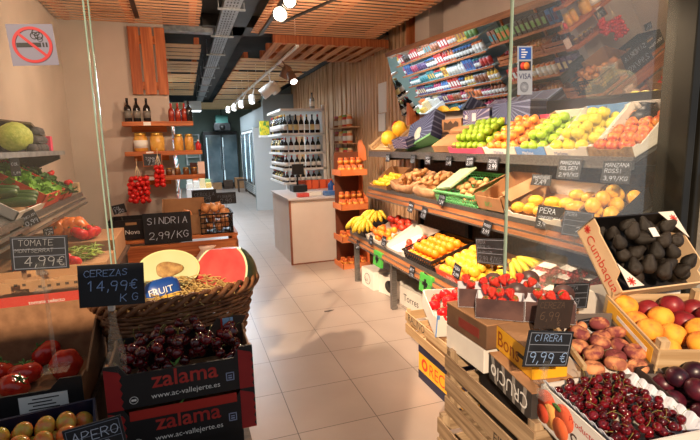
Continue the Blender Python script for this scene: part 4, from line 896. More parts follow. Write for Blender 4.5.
def tom_bunch(T, n, w_, h, label):
    t = thing('cherry_tomato_bunch', label, 'tomato bunch', T); m = MB(); pts = []
    random.seed(n)
    tries = 0
    while len(pts) < n and tries < 9000:
        tries += 1
        p = Vector((random.uniform(-w_/2, w_/2), random.uniform(-.03, .03), -random.uniform(.0, h)))
        if all((p-q).length > .041 for q in pts): pts.append(p)
    for p in pts:
        q = MESH['small_tomato'][0]; part('cherry_tomato', q, None, t, T=Matrix.Translation(p) @ SCL(.026))
    s = MB()
    for dx in (-.03, 0, .03): s.tube([(dx, 0, -.02), (dx*.6, 0, .06), (0, 0, .12)], .003, 5)
    s.tube([(0, 0, .12), (0, .01, .19)], .003, 5); part('string', s, flat((226, 206, 170)), t)
a = pw(137, 172, WY-.30); tom_bunch(TR(a.x, WY-.28, a.z-.06), 44, .17, .24, 'larger bunch of red cherry tomatoes hanging on string, left of the other bunch')
a = pw(158, 164, WY-.30); tom_bunch(TR(a.x, WY-.28, a.z-.03), 18, .07, .20, 'narrow bunch of red cherry tomatoes hanging in front of the lowest plank')
# stand with crates
SY0, SY1, SZ = 4.95, 5.5, .735
t = thing('plank_stand', 'orange plank stand against the left wall carrying boxes and onions', 'stand')
part('top', MB().bb((-.78, SY0, SZ-.03), (.46, SY1, SZ)), M['wood_orange_x'], t)
for z0, z1 in ((.52, .68), (.30, .46)): part('front_plank', MB().bb((-.78, SY0-.02, z0), (.44, SY0, z1), bev=.003), M['wood_orange_x'], t)
for x in (-.76, .40): part('leg', MB().bb((x, SY0, 0), (x+.05, SY0+.05, SZ-.03)), M['wood_orange'], t); part('leg', MB().bb((x, SY1-.05, 0), (x+.05, SY1, SZ-.03)), M['wood_orange'], t)
part('side_plank', MB().bb((.44, SY0, .50), (.46, SY1, .66)), M['wood_orange_x'], t)
VN = open_box(TR(-.74, 4.98, SZ+.002), .40, .34, .20, .20, 'black carton with white script lettering on the plank stand', M['black_card'], M['card_in'], prints=(('Villa Nova', .015, .06, .062, INK_W),))
VN['label'] = 'black carton with white script lettering on the plank stand'
part('handle_hole', MB().bb((.15, -.001, .15), (.25, 0, .175)), M['card'], VN)
BC = open_box(TR(-.26, 5.02, SZ+.002), .42, .38, .20, .34, 'tall brown carton behind the Sindria sign on the plank stand', M['card'], M['card_in'])
one('board_pack', MB().bb((0, 0, 0), (.30, .3, .135)), M['card'], 'folded cardboard filling inside the tall brown carton', 'cardboard', TR(-.2, 5.06, SZ+.01))
fruit('onion', Vector((-.03, 5.10, SZ+.148+.05)), .06, 'single large orange onion in the tall brown carton', cat='onion')
F = TR(.10, 4.97, SZ+.002); plastic_crate(F, .30+.02, .42, .20, 'black plastic crate heaped with onions at the right end of the stand', M['black'], bars=8)
heap(F, .01, .31, .02, .40, .008, .045, 'onion', 'golden onion in the black plastic crate on the stand', 'onions in the black crate', 40, 2.2)
chalk_sign(TR(.06-.02, 5.46, 1.0) @ RX(88), .26, .15, (('CEBOLLA', .1, .55, .26), ('1,29', .2, .12, .34)), 'dark chalk sign behind the onion crate', grid=False, clip_len=.258, ink=M['chalk_dim'])
a = at_y(215, 187, 5.44); chalk_sign(TR(a.x, 5.44, .98) @ RX(86), .22, .13, (('FIGUERES', .1, .55, .24), ('2,90', .2, .12, .34)), 'dark chalk sign right of the onions, half behind them', grid=False, clip_len=.238, ink=M['chalk_dim'])
chalk_sign(*frame_px((143, 214), (191, 211), (145, 245), at_y, 4.924), (('SINDRIA', .08, .64, .24), ('2,99/kg', .1, .16, .36)), 'large black chalk sign reading Sindria 2,99 in front of the stand', grid=False, stroke=1.2)
chalk_sign(*frame_px((112, 206), (125, 203), (114, 215), at_y, 5.02), (('COL', .1, .5, .3), ('1,50', .1, .1, .34)), 'tiny dark tag at the left end above the black carton', grid=False, clip_len=.08, stroke=1.4)
one('plastic_bag', MB().lathe([(.10, 0), (.12, .04), (.09, .12), (.05, .2), (.07, .24)], 20, None, 0, lambda p, t_: Vector((p.x*(1.2+.25*noise.noise(p*18)), p.y*.6*(1+.2*noise.noise(p*21)), p.z))), mat('thin_pink_bag', (236, 206, 190), (224, 190, 172), scale=9, rough=.4), 'crumpled pale plastic bag hanging at the stand above the watermelon', 'plastic bag', TR(.14, 4.86, .40))
F = TR(-.76, 4.55, 0); open_box(TR(-.80, 4.55, .30), .62, .36, .14, .2, 'low brown box of red tomatoes in front of the plank stand', M['card'], M['card_in'])
one('low_bench', MB().bb((-.84, 4.5, .24), (-.14, 4.92, .298)).bb((-.82, 4.52, 0), (-.76, 4.58, .24)).bb((-.22, 4.52, 0), (-.16, 4.58, .24)).bb((-.82, 4.84, 0), (-.76, 4.9, .24)).bb((-.22, 4.84, 0), (-.16, 4.9, .24)), M['wood_dark'], 'low dark bench under the tomato box', 'bench')
fill(TR(-.80, 4.55, .30), .01, .61, .01, .35, .008, .042, 'tomato_bright', 'red tomato', 'in low box before stand', 'tomatoes before the plank stand', 3, rr=.03)

# ================================================================== AISLE SHELVING (seen in the tilted mirror)
PK = [(196, 52, 44), (228, 178, 60), (66, 110, 176), (120, 160, 84), (230, 226, 216), (150, 84, 52), (90, 60, 110), (226, 120, 60), (180, 60, 90), (60, 132, 140), (236, 206, 150), (70, 52, 44)]
PKN = ['red', 'yellow', 'blue', 'green', 'white', 'brown', 'purple', 'orange', 'pink', 'teal', 'cream', 'dark brown']
PM = [mat('packet_%s' % n_.replace(' ', '_'), c_, tuple(min(255, int(x*.8+40)) for x in c_), scale=14, rough=.4, lo=.45, hi=.55) for c_, n_ in zip(PK, PKN)]
proto = {}
def product(kind, ci, T, label, group):
    key = (kind, ci)
    if key in proto: return dup(proto[key], T, label, group)
    if kind == 'packet':
        b = MB().bb((-.05, -.03, 0), (.05, .03, .23), bev=.008); o = thing('grocery_packet', label, 'packet', T, group); part('wrapper', b, PM[ci], o)
        part('paper_label', MB().bb((-.035, -.0312, .05), (.035, -.0302, .16)), PM[(ci+4) % 12], o)
    elif kind == 'jar': o = jar(T, .048, .19, PM[ci], PM[(ci+3) % 12], label, group, 'grocery_jar', M['paper'])
    elif kind == 'can':
        o = thing('food_can', label, 'can', T, group); part('metal_body', MB().lathe([(.046, 0), (.047, .004), (.047, .176), (.046, .18), (0, .178)], 14), M['galv'], o); part('paper_label', MB().lathe([(.0477, .01), (.0477, .168)], 14), PM[ci], o)
    else: o = bottle(T, .042, .25, PM[ci], label, group, PM[(ci+5) % 12], M['paper'], 'grocery_bottle')
    proto[key] = o; return o
random.seed(11)
SHX = -.14
def shelving(y0, y1, zs, m, label, name, depth=.40, top=2.05, back=None):
    t = thing(name, label, 'shelving')
    for z in zs: part('shelf_board', MB().bb((SHX-depth, y0, z-.03), (SHX, y1, z)), m, t); part('price_strip', MB().bb((SHX, y0, z-.034), (SHX+.006, y1, z+.004)), M['white'] if m is M['white'] else M['wood_orange_x'], t)
    for y in (y0, (y0+y1)/2, y1-.03): part('upright', MB().bb((SHX-depth-.03, y, 0), (SHX-depth, y+.03, top)), m, t)
    part('back_panel', MB().bb((SHX-depth-.045, y0, .1), (SHX-depth-.03, y1, top)), back or m, t)
def stock(y0, y1, z, tier, where, step=.115, kinds_=('packet', 'jar', 'can', 'bottle'), hmax=.3, rows=1):
    n = int((y1-y0)/step); run = 0
    for i in range(n):
        if run <= 0: k = random.choice(kinds_); ci = random.randrange(12); run = random.choice((2, 3, 3, 4))
        run -= 1
        for r_ in range(rows):
            T = TR(SHX-.06-r_*.09, y0+(i+.5)*step, z+.002) @ RZ(90)
            kn = {'packet': 'packet', 'jar': 'jar', 'can': 'food can', 'bottle': 'bottle'}[k]
            product(k, ci, T, f'{PKN[ci]} {kn} on {tier} {where}, {nth(n-1-i)} from far end', f'stock on the {tier} {where}')
ZW = (.35, .65, .95, 1.25, 1.55, 1.85, 2.13)
M['pale_shelf'] = mat('pale_grey_shelf', (176, 190, 190), rough=.5)
shelving(7.75, 11.6, ZW, M['pale_shelf'], 'white grocery shelving on the left aisle, seen in the mirror', 'grocery_shelving', top=2.4)
for i, z in enumerate(ZW): stock(7.8, 11.55, z, nth(i)+' tier', 'of white shelving', .118)
ZD = (.45, .85, 1.22, 1.60)
shelving(5.75, 7.6, ZD, M['wood_orange_x'], 'brown wooden shelving nearest the left wall, seen in the mirror', 'grocery_shelving', back=M['wood_dark'])
for i, z in enumerate(ZD):
    if i in (0, 2):
        for k in range(3):
            F = TR(SHX-.02, 6.36+k*.6, z+.003) @ RZ(-90)
            F = TR(SHX-.005, 5.80+k*.6, z+.003) @ RZ(90)
            slat_crate(F, .54, .34, .14, 'wooden crate of dark fruit on the %s brown shelf, %s from the wall' % (nth(i), nth(k)), M['wood_orange_x'], M['wood_orange'], 2)
            fill(F, .02, .52, .02, .32, .008, .045, ['plum', 'onion', 'nectarine_dark'][k], ['dark plum', 'golden onion', 'dark nectarine'][k], 'on the %s brown shelf' % nth(i), 'fruit crate %d on the %s brown shelf' % (k+1, nth(i)), 2)
    else: stock(5.8, 7.55, z, nth(i)+' tier', 'of brown shelving', .125, ('packet', 'jar'))
# ---- low white case with packs behind the stand
t = thing('chilled_case', 'low white chilled case far back on the left, packs on top', 'case')
part('body', MB().bb((-.02, 10.0, .1), (.50, 11.4, .78), bev=.01), M['white'], t); part('plinth', MB().bb((.02, 10.04, 0), (.46, 11.36, .1)), M['dark_steel'], t); part('glass_front', MB().bb((-.02, 9.985, .80), (.5, 9.995, .98)), M['clear'], t)
for i in range(8):
    ci = (4, 4, 10, 1, 4, 7, 4, 3)[i]; one('food_pack', MB().bb((0, 0, 0), (.11, .18, .10+.05*(i % 3)), bev=.006), PM[ci], '%s pack on top of the low white case, %s' % (PKN[ci], nth(i)), 'pack', TR(.0+(i % 4)*.122, 10.1+(i//4)*.4, .782), 'packs on the low white case')
# ================================================================== COUNTER, WINE SHELF, FRIDGES, BACK
t = thing('sales_counter', 'white laminate sales counter at the end of the fruit rack', 'counter')
part('body', MB().bb((1.27, 6.2, 0), (2.35, 7.5, .88)), M['offwhite'], t); part('top', MB().bb((1.25, 6.17, .88), (2.37, 7.53, .905), bev=.003), flat((196, 190, 190), .4), t)
part('edge_trim', MB().bb((1.258, 6.188, 0), (1.285, 6.2, .88)).bb((1.27, 6.19, 0), (2.35, 6.2, .015)), wood('counter_edge', (150, 92, 66), (120, 70, 48), 2), t)
ci = 0
for i, (u, v, d, c_, lab) in enumerate(((297, 197, (.16, .12, .05), 0, 'small red pack at the left end of the counter'), (308, 196, (.2, .14, .05), 4, 'white pack on the counter beside the red one'), (320, 194, (.22, .12, .06), 2, 'blue pack in the middle of the counter'), (331, 193, (.1, .1, .12), 7, 'orange pack on the counter before the blue bottle'))):
    p = at_z(u, v, .906); p.x = min(max(p.x, 1.3), 2.2); p.y = 6.3+.1*(i % 2); one('counter_pack', MB().bb((0, 0, 0), d, bev=.006), PM[c_], lab, 'pack', TR(p.x, p.y, .906))
bottle(TR(2.02, 6.75, .906), .05, .2, flat((40, 80, 150), .3), 'blue spray bottle on the right of the counter', None, flat((220, 90, 50)))
t = thing('cash_register', 'dark till with screen on a stalk on the counter', 'till', TR(1.50, 7.0, .906)); part('base', MB().bb((0, 0, 0), (.22, .25, .10), bev=.008), M['black'], t); part('screen', MB().bb((0, .02, .26), (.18, .04, .42), RX(0), bev=.005), M['black'], t); part('stalk', MB().cyl((.09, .1, .1), (.09, .05, .3), .014), M['black'], t)
for i in range(5):
    one('snack_box', MB().bb((0, 0, 0), (.10, .09, .14), bev=.004), flat((222, 92, 48)), 'orange snack box in the row behind the till, %s from left' % nth(i), 'box', TR(1.66+i*.12, 7.38, .906), 'orange snack boxes')
wx0, wx1, wy0, wy1 = 1.50, 2.24, 7.72, 9.0
WZ = (.75, 1.0, 1.23, 1.49, 1.80, 2.19)
t = thing('wine_shelving', 'white shelving of wine bottles behind the counter', 'shelving')
for z in WZ: part('shelf_board', MB().bb((wx0, wy0, z-.035), (wx1, wy1, z)), M['white'], t)
for x, y in ((wx1-.05, wy0), (wx1-.05, wy1-.05), (wx0+.3, wy1-.05)): part('upright', MB().bb((x, y, 0), (x+.05, y+.05, 2.25)), M['white'], t)
part('back_panel', MB().bb((wx1-.01, wy0+.06, .0), (wx1, wy1-.05, 2.2)), M['white'], t)
part('plinth', MB().bb((wx0+.02, wy0+.02, 0), (wx1-.05, wy1-.06, .715)), M['white'], t)
WC = [(20, 30, 26), (26, 22, 24), (24, 34, 50), (60, 70, 40), (46, 18, 22), (190, 170, 110)]; WN = ['dark green', 'black', 'blue-black', 'olive', 'dark red', 'golden']; WM = [flat(c_, .15) for c_ in WC]
random.seed(21); wproto = {}
def wine(T, c_, lab, group, hgt):
    if (c_, hgt) in wproto: return dup(wproto[(c_, hgt)], T, lab, group)
    o = bottle(T, .038, hgt, WM[c_], lab, group, [M['lid'], REDLID, M['black']][c_ % 3], M['paper'] if c_ != 2 else flat((230, 210, 150)), 'wine_bottle'); wproto[(c_, hgt)] = o; return o
for k, z in enumerate(WZ[1:5]):
    hgt = (.17, .21, .24, .30)[k]; tn = ('lowest', 'second', 'third', 'top')[k]
    for i in range(7):
        c_ = (1, 4, 1, 0, 4, 1, 0)[i] if k != 3 else (0, 2, 2, 1, 0, 2, 1)[i]
        wine(TR(wx0+.07+i*.092, wy0+.05, z+.001), c_, '%s wine bottle on the %s wine shelf, %s from left, facing the entrance' % (WN[c_], tn, nth(i)), 'front wine bottles on the %s shelf' % tn, hgt)
    for i in range(10):
        c_ = random.choice((0, 1, 3, 5, 4)); wine(TR(wx0+.05, wy0+.17+i*.105, z+.001), c_, '%s bottle on the %s wine shelf, aisle side, %s from the counter' % (WN[c_], tn, nth(i)), 'aisle side bottles on the %s shelf' % tn, hgt)
bottle(TR(2.05, 7.8, 2.191), .04, .26, flat((150, 150, 146), .2), 'pale bottle standing alone on top of the wine shelving', None, M['black'], M['paper'])
one('gift_box', MB().bb((0, 0, 0), (.17, .09, .26), bev=.004), mat('yellow_print_box', (226, 206, 50), (90, 150, 60), scale=14, rough=.5, lo=.5, hi=.56), 'yellow printed box at the aisle end of the top wine shelf', 'box', TR(1.36, 9.02, 1.80))
one('shelf_bracket', MB().bb((1.34, 9.0, 1.76), (1.56, 9.14, 1.798)), M['white'], 'short white ledge under the yellow printed box', 'ledge')
for i in range(3):
    z = (1.35, 1.62, 1.88)[i]; one('wall_ledge', MB().bb((2.44, 7.2, z-.02), (2.68, 8.2, z)), M['wood_clad'], 'small wooden wall ledge right of the wine shelving, %s from below' % nth(i), 'shelf', I4, 'wall ledges')
    for q in range(4): product('jar', (7, 0, 10, 5)[q], TR(2.52, 7.3+q*.22, z+.001), '%s jar on the %s wooden wall ledge, %s from front' % (PKN[(7, 0, 10, 5)[q]], nth(i), nth(q)), 'jars on the wall ledges')
a = at_x(346, 122, 2.66); t = thing('wall_switch', 'pair of white switches on the slatted wall above the orange rack', 'switch', TR(2.674, a.y, a.z)); part('plate', MB().bb((-.012, -.12, -.04), (0, 0, .04), bev=.003), M['white'], t); part('plate', MB().bb((-.012, .01, -.04), (0, .12, .04), bev=.003), M['white'], t)
p0, p1 = at_x(378, 84, 2.66), at_x(386, 112, 2.66); one('notice_sheet', MB().bb((2.662, min(p0.y, p1.y), p1.z), (2.672, max(p0.y, p1.y), p0.z)), M['paper'], 'white notice sheet on the slatted wall beside the mirror', 'notice')
p0, p1 = at_x(378, 114, 2.66), at_x(385, 131, 2.66); one('notice_sheet', MB().bb((2.662, min(p0.y, p1.y), p1.z), (2.672, max(p0.y, p1.y), p0.z)), M['paper'], 'second white sheet below the notice beside the mirror', 'notice')
a = at_x(384, 122, 2.5); one('red_bag', MB().lathe([(.05, 0), (.07, .05), (.05, .12), (.02, .16)], 12), flat((206, 40, 44)), 'small red bag hanging just left of the melon crate', 'bag', TR(2.55, 5.58, 1.72))
GLD = mat('fridge_glass', (120, 140, 148), (90, 112, 122), scale=2, rough=.08, spec=.8)
for i in range(2):
    y0 = 12.3+i*2.7; t = thing('glass_door_fridge', ['tall glass-door fridge nearest the counter on the right aisle', 'tall glass-door fridge farther back on the right aisle'][i], 'fridge')
    part('body', MB().bb((1.97, y0, .1), (2.70, y0+2.6, 2.08), bev=.01), M['white'], t)
    for k in range(2):
        ya = y0+.06+k*1.26; d = part('door', MB().bb((1.94, ya, .42), (1.965, ya+1.2, 2.0)), GLD, t)
        part('handle', MB().bb((1.915, ya+.06, .9), (1.94, ya+.09, 1.5)), M['galv'], d); part('door_frame', MB().bb((1.935, ya, .42), (1.97, ya+.05, 2.0)).bb((1.935, ya+1.15, .42), (1.97, ya+1.2, 2.0)), M['white'], d)
        part('light_tube', MB().bb((1.928, ya+.02, .5), (1.936, ya+.06, 1.95)), emit('fridge_light', (200, 238, 255), 2.2), t)
    g = MB()
    for z in (.14, .20, .26, .32): g.bb((1.955, y0+.1, z), (1.972, y0+2.5, z+.03))
    part('vent_grille', g, M['galv'], t)
one('service_panel', MB().bb((1.9, 12.0, 2.1), (2.7, 12.25, 2.85)).bb((1.96, 12.25, 2.1), (2.7, 17.6, 2.6)), flat((132, 140, 142)), 'grey panel boxed in above the fridges', 'panel')
one('side_panel', MB().bb((1.62, 11.9, .0), (2.7, 12.1, 2.05)), flat((190, 196, 198)), 'pale grey end panel of the fridge row beside the wine shelving', 'panel')
t = thing('double_cooler', 'wide dark double-door cooler against the back wall', 'fridge')
part('body', MB().bb((.72, 19.3, .05), (2.0, 19.98, 2.18)), M['black'], t)
for k in range(2):
    x0 = .80+k*.6; d = part('door', MB().bb((x0, 19.26, .2), (x0+.57, 19.3, 2.05)), GLD, t); part('handle', MB().cyl((x0+(.53 if k == 0 else .04), 19.24, .7), (x0+(.53 if k == 0 else .04), 19.24, 1.6), .015, 8), M['galv'], d)
    part('light_tube', MB().bb((x0+.02, 19.255, .3), (x0+.05, 19.262, 1.95)), emit('cooler_light', (210, 232, 240), 1.0), d)
a = at_y(222, 128, 18.5); t = thing('ceiling_speaker', 'black and green appliance hanging above the double cooler', 'appliance', TR(a.x, 18.5, a.z))
part('body', MB().bb((-.30, -.2, -.1), (.30, .2, .18), bev=.02), M['black'], t); part('top', MB().bb((-.22, -.16, .18), (.22, .16, .46)), flat((60, 120, 110)), t); part('lens', MB().cyl((0, -.2, .02), (0, -.26, .02), .1, 16), M['dark_steel'], t); part('hanger', MB().cyl((0, 0, .46), (0, 0, 3.11-a.z), .02, 8), M['black'], t)
t = thing('white_wall_rack', 'white framed rack on the back wall left of the cooler', 'rack')
fr = MB().bb((.05, 19.9, .9), (.10, 19.98, 2.1)).bb((.55, 19.9, .9), (.6, 19.98, 2.1))
part('frame', fr, M['white'], t)
for z in (.9, 1.2, 1.5, 1.8, 2.06): part('shelf_board', MB().bb((.1, 19.75, z), (.55, 19.98, z+.03)), M['white'], t)
for i in range(3): one('carton_pack', MB().bb((0, 0, 0), (.35, .3, .25+.08*i), bev=.01), [M['card'], M['wood_dark'], M['card']][i], 'brown box on the floor before the double cooler, %s from left' % nth(i), 'box', TR(.9+i*.42, 18.6, 0))
t = thing('fire_extinguisher', 'small red extinguisher beside the far fridge', 'extinguisher', TR(at_y(236, 163, 19.88).x, 19.88, at_y(236, 166, 19.88).z)); part('tank', MB().lathe([(.0, 0), (.07, .01), (.075, .3), (.05, .38), (.02, .42)], 14), REDLID, t); part('valve', MB().bb((-.03, -.02, .42), (.05, .02, .47)), M['black'], t)
t = thing('plank_stool', 'dark stool pulled up beside the far fridge', 'stool', TR(1.7, 17.0, 0)); part('seat', MB().bb((0, 0, .4), (.3, .3, .45)), M['wood_dark'], t)
for x in (0, .26):
    for y in (0, .26): part('leg', MB().bb((x, y, 0), (x+.04, y+.04, .4)), M['wood_dark'], t)
# ================================================================== PRODUCE BENCH INSIDE, BEHIND THE LEFT GLASS
random.seed(5)
LB = thing('produce_bench', 'left produce bench with metal rails behind the glass, along the left wall', 'display rack')
F = TR(-.75, 2.0, 1.30) @ RZ(90) @ RX(33); part('shelf_board', MB().bb((0, 0, -.02), (1.97, .36, 0), F), M['steel'], LB)
F0 = TR(-.75, 2.0, 1.30) @ RZ(90)
part('front_rail', MB().bb((0, -.014, -.02), (1.97, 0, .012), F0).bb((0, -.04, -.075), (1.97, -.028, -.062), F0), M['steel'], LB)
part('lower_rail', MB().bb((0, -.03, -.045), (1.97, -.012, -.030), F0), M['steel'], LB)
part('end_block', MB().bb((1.91, 0, 0), (1.97, .05, .08), F0), M['wood_pale_x'], LB)
part('low_shelf_board', MB().bb((-1.07, 2.02, .95), (-.40, 3.5, .97)), M['wood_dark'], LB)
part('bench_front', MB().bb((-.45, 2.02, .3), (-.42, 3.5, .95)), M['wood_dark'], LB)
for y in (2.05, 3.40): part('leg', MB().bb((-.47, y, 0), (-.42, y+.05, .95)), M['dark_steel'], LB); part('leg', MB().bb((-1.05, y, 0), (-1.0, y+.05, 1.4)), M['dark_steel'], LB)
US = thing('wall_shelf', 'pale metal shelf on the left wall carrying the cabbage and dark cartons', 'shelf')
part('board', MB().bb((-1.075, 2.2, 1.595), (-.80, 3.80, 1.612)), M['galv'], US); part('front_rail', MB().bb((-.80, 2.2, 1.588), (-.785, 3.80, 1.616)), M['galv'], US)
for y in (2.5, 3.74): part('bracket', MB().prism([(-1.075, 1.595), (-.81, 1.595), (-.81, 1.56), (-1.075, 1.45)], y, y+.03, Matrix(((1, 0, 0, 0), (0, 0, 1, 0), (0, 1, 0, 0), (0, 0, 0, 1)))), M['dark_steel'], US)
a = at_x(12, 139, -.93); fruit('cabbage', Vector((-.90, a.y-.05, 1.612+.085)), .086, 'pale green round cabbage on the shelf at the left edge', cat='cabbage')
EGG = mat('grey_egg_tray', (92, 90, 94), (70, 68, 72), scale=20, rough=.9, bump=.5, bscale=26)
for i in range(3):
    T = TR(-1.03, 3.16+.04*i, 1.614+.05*i) @ RZ(4*i) @ RX(0)
    t = thing('egg_tray', 'grey egg carton tray stacked beside the cabbage, %s from the bottom' % nth(i), 'egg tray', T); b = MB()
    for r_ in range(4):
        for c_ in range(5): b.lathe([(.026, .0), (.03, .02), (.022, .044), (.0, .046)], 8, TR(.03+r_*.06, .03+c_*.06, 0))
    part('cups', b, EGG, t); part('rim', MB().bb((0, 0, .0), (.24, .30, .006)), EGG, t)
one('dark_carton', MB().bb((0, 0, 0), (.20, .26, .09), bev=.004), M['black_card'], 'dark carton lying tilted on the wall shelf right of the egg trays', 'box', TR(-1.03, 3.40, 1.66) @ RX(-14) @ RZ(8))
one('cardboard_sheet', MB().bb((0, 0, 0), (.22, .34, .012), bev=.002), mat('grey_brown_board', (120, 106, 90), (100, 88, 76), rough=.8), 'grey-brown cardboard lid leaning over the egg trays', 'cardboard', TR(-1.04, 3.24, 1.80) @ RX(-16) @ RY(8))
one('pink_pack', MB().bb((0, 0, 0), (.13, .05, .10), bev=.006), flat((226, 70, 110)), 'small bright pink pack at the end of the wall shelf', 'pack', TR(-.97, 3.70, 1.614))
def ltag(u, v, x, w_, h, lines, label, tilt=5, roll=0):
    p = at_x(u, v, x); return chalk_sign(Matrix.Translation(p) @ RZ(35) @ RX(90-tilt) @ RZ(roll) @ TR(-w_/2, -h/2, .004), w_, h, lines, label, grid=False, cat='price tag', clip=False, name='price_tag', stroke=1.5)
ltag(15, 167, -.78, .042, .09, two('COL', '1,49'), 'small tag hanging under the wall shelf at the left edge'); ltag(29, 219, -.72, .075, .07, two('ENCIAM', '0,99'), 'tilted tag clipped before the lettuce crate', roll=20); ltag(48, 231, -.72, .05, .045, two('PEPINO', '1,29'), 'tag on the lower metal rail right of the cucumbers')
def lt(y, dz=.002, dx=0): return TR(-.75, y, 1.30) @ RZ(90) @ RX(33) @ TR(0, .004+dx, dz)
open_box(lt(2.86), .42, .34, .10, .10, 'orange-red plastic tray of lettuce behind the left glass', M['redplastic'], M['redplastic'], handles=False)
def leafy(F, label, n, w_, d, m):
    b = MB()
    for i in range(n):
        x, y, a = random.uniform(.02, w_-.02), random.uniform(.02, d-.02), random.uniform(0, 360); L = random.uniform(.035, .065); T = F @ TR(x, y, random.uniform(.0, .03)) @ RZ(a) @ RX(random.uniform(0, 35)); vs = []; fs = []
        for r_ in range(5):
            for c_ in range(3): s = r_/4; wd = L*.45*math.sin(PI*(.15+.8*s)); vs.append(((c_-1)*wd+random.uniform(-.004, .004), s*L, .012*math.sin(7*s+c_)+.01*(c_ != 1)))
        for r_ in range(4):
            for c_ in range(2): k = r_*3+c_; fs.append((k, k+1, k+4, k+3))
        b.add(vs, fs, T, True)
    o = one('lettuce_leaves', b, m, label, 'lettuce', I4, kind='stuff'); return o
leafy(lt(2.86) @ TR(0, 0, .05), 'loose bright green lettuce leaves heaped in the orange-red tray', 260, .42, .34, M['lettuce'])
open_box(lt(3.40), .24, .30, .06, .06, 'small orange tray of herbs right of the lettuce', M['redplastic'], M['redplastic'])
leafy(lt(3.40) @ TR(0, 0, .03), 'green herb leaves heaped in the small orange tray', 110, .22, .28, M['leaf'])
for i, (x, y) in enumerate(((.04, .05), (.12, .05), (.05, .16), (.13, .17))):
    fruit('nectarine_dark' if False else 'tomato_bright', lt(3.50) @ Vector((x+.02, y-.0, .09)), .02, 'small red radish on the herb tray, %s' % nth(i), 'radishes on the herb tray', cat='radish')
open_box(lt(2.50), .44, .30, .05, .06, 'pale tray of cucumbers at the left edge behind the glass', M['white_card'], M['card_in'])
for i in range(5): fruit('cucumber', lt(2.52) @ Vector((.10+.09*(i % 3)*1.0+.0, .06+.085*(i//3)+.02*(i % 3), .03+.024*1)), .024, 'dark green cucumber in the pale tray, %s' % nth(i), 'cucumbers in the pale tray', RZ(90+random.uniform(-4, 4)) @ RX(90))
# lower boards: cardboard trays and the produce behind the chalk sign
RT = mat('bright_red_carton', (204, 52, 36), (190, 42, 28), scale=6, rough=.5)
t = open_box(TR(-1.0, 2.03, 1.03), .62, .30, .05, .05, 'red-fronted carton with white lettering below the Tomate sign', M['card'], M['card_in'], front=RT, prints=(('PERFECT', .12, .012, .03, INK_W), ('tomate selecto', .40, .016, .02, INK_W)))
for i, (x, y, rz) in enumerate(((-.93, 2.08, 4), (-.70, 2.14, -8), (-.60, 2.06, 6))):
    t = thing('cardboard_tray', 'cut-out brown cardboard tray on the red-fronted carton, %s from the left' % nth(i), 'tray', TR(x, y, 1.079+.004*i) @ RZ(rz))
    part('bottom', MB().bb((0, 0, 0), (.26, .18, .005)), M['card'], t)
    part('front_wall', MB().prism([(0, 0), (.26, 0), (.26, .042), (.2, .042), (.18, .028), (.08, .028), (.06, .042), (0, .042)], 0, .004, Matrix(((1, 0, 0, 0), (0, 0, -1, 0), (0, 1, 0, 0), (0, 0, 0, 1)))), M['card'], t)
    part('rear_wall', MB().bb((0, .176, 0), (.26, .18, .045)), M['card'], t)
    h = MB()
    for k in range(7): h.bb((.03+k*.03, -.0052, .012), (.042+k*.03, -.0042, .022))
    part('vent_slots', h, flat((70, 48, 32)), t)
BX = [(20, 272), (28, 272), (36, 271), (44, 270), (52, 270), (60, 269), (68, 269), (75, 268)]
one('riser_box', MB().bb((-1.03, 2.45, .972), (-.42, 2.95, 1.05), bev=.003), M['card'], 'low brown box under the row of red tomatoes', 'box')
for i, (u, v) in enumerate(BX):
    p = at_y(u, v, 2.6); fruit('tomato_bright', Vector((p.x, 2.6, 1.05+.03)), .034, 'red tomato in the row under the chalk sign, %s from the left' % nth(i), 'red tomatoes under the chalk sign')
for i, (u, v) in enumerate(((24, 264), (34, 263), (46, 262), (58, 262), (66, 262))):
    p = at_y(u, v, 2.68); fruit('tomato_bright', Vector((p.x, 2.68, 1.05+.03)), .034, 'red tomato in the back row under the chalk sign, %s from left' % nth(i), 'red tomatoes under the chalk sign, back row')
a = at_y(83, 262, 2.75); t = one('green_beans', MB(), M['lettuce'], 'heap of pale green beans between the red tomatoes', 'beans', I4, kind='stuff')
b = MB()
for i in range(60):
    p = Vector((a.x+random.uniform(-.07, .06), 2.80+random.uniform(-.08, .08), 1.055+random.uniform(0, .05))); q = random.uniform(0, PI); d = Vector((math.cos(q)*.05, math.sin(q)*.05, random.uniform(-.01, .01))); b.tube([p-d, p+Vector((0, 0, .006)), p+d], [.002, .005, .002], 5)
t.data = b.mesh('green_beans', mat('bean_green', (170, 186, 80), (140, 164, 62), scale=9, rough=.5, rnd=.3))
one('riser_box', MB().bb((-1.03, 3.0, .972), (-.42, 3.45, 1.10), bev=.003), M['card'], 'taller brown box under the orange peppers', 'box')
for i, (u, v) in enumerate(((84, 250), (90, 252), (80, 252), (93, 248))):
    p = at_y(u, v, 3.08); fruit('tomato_bright', Vector((p.x, 3.06+.02*i, 1.10+.042)), .046, 'larger red tomato right of the orange peppers, %s' % nth(i), 'larger red tomatoes beside the peppers')
for i, (u, v) in enumerate(((62, 241), (72, 240), (82, 243), (66, 247), (76, 249))):
    p = at_y(u, v, 3.25); fruit('bell_pepper', Vector((p.x, 3.2+.06*(i % 2), 1.10+.062)), .06, 'pale orange pepper right of the Tomate sign, %s' % nth(i), 'orange peppers', RX(80) @ RZ(40*i))
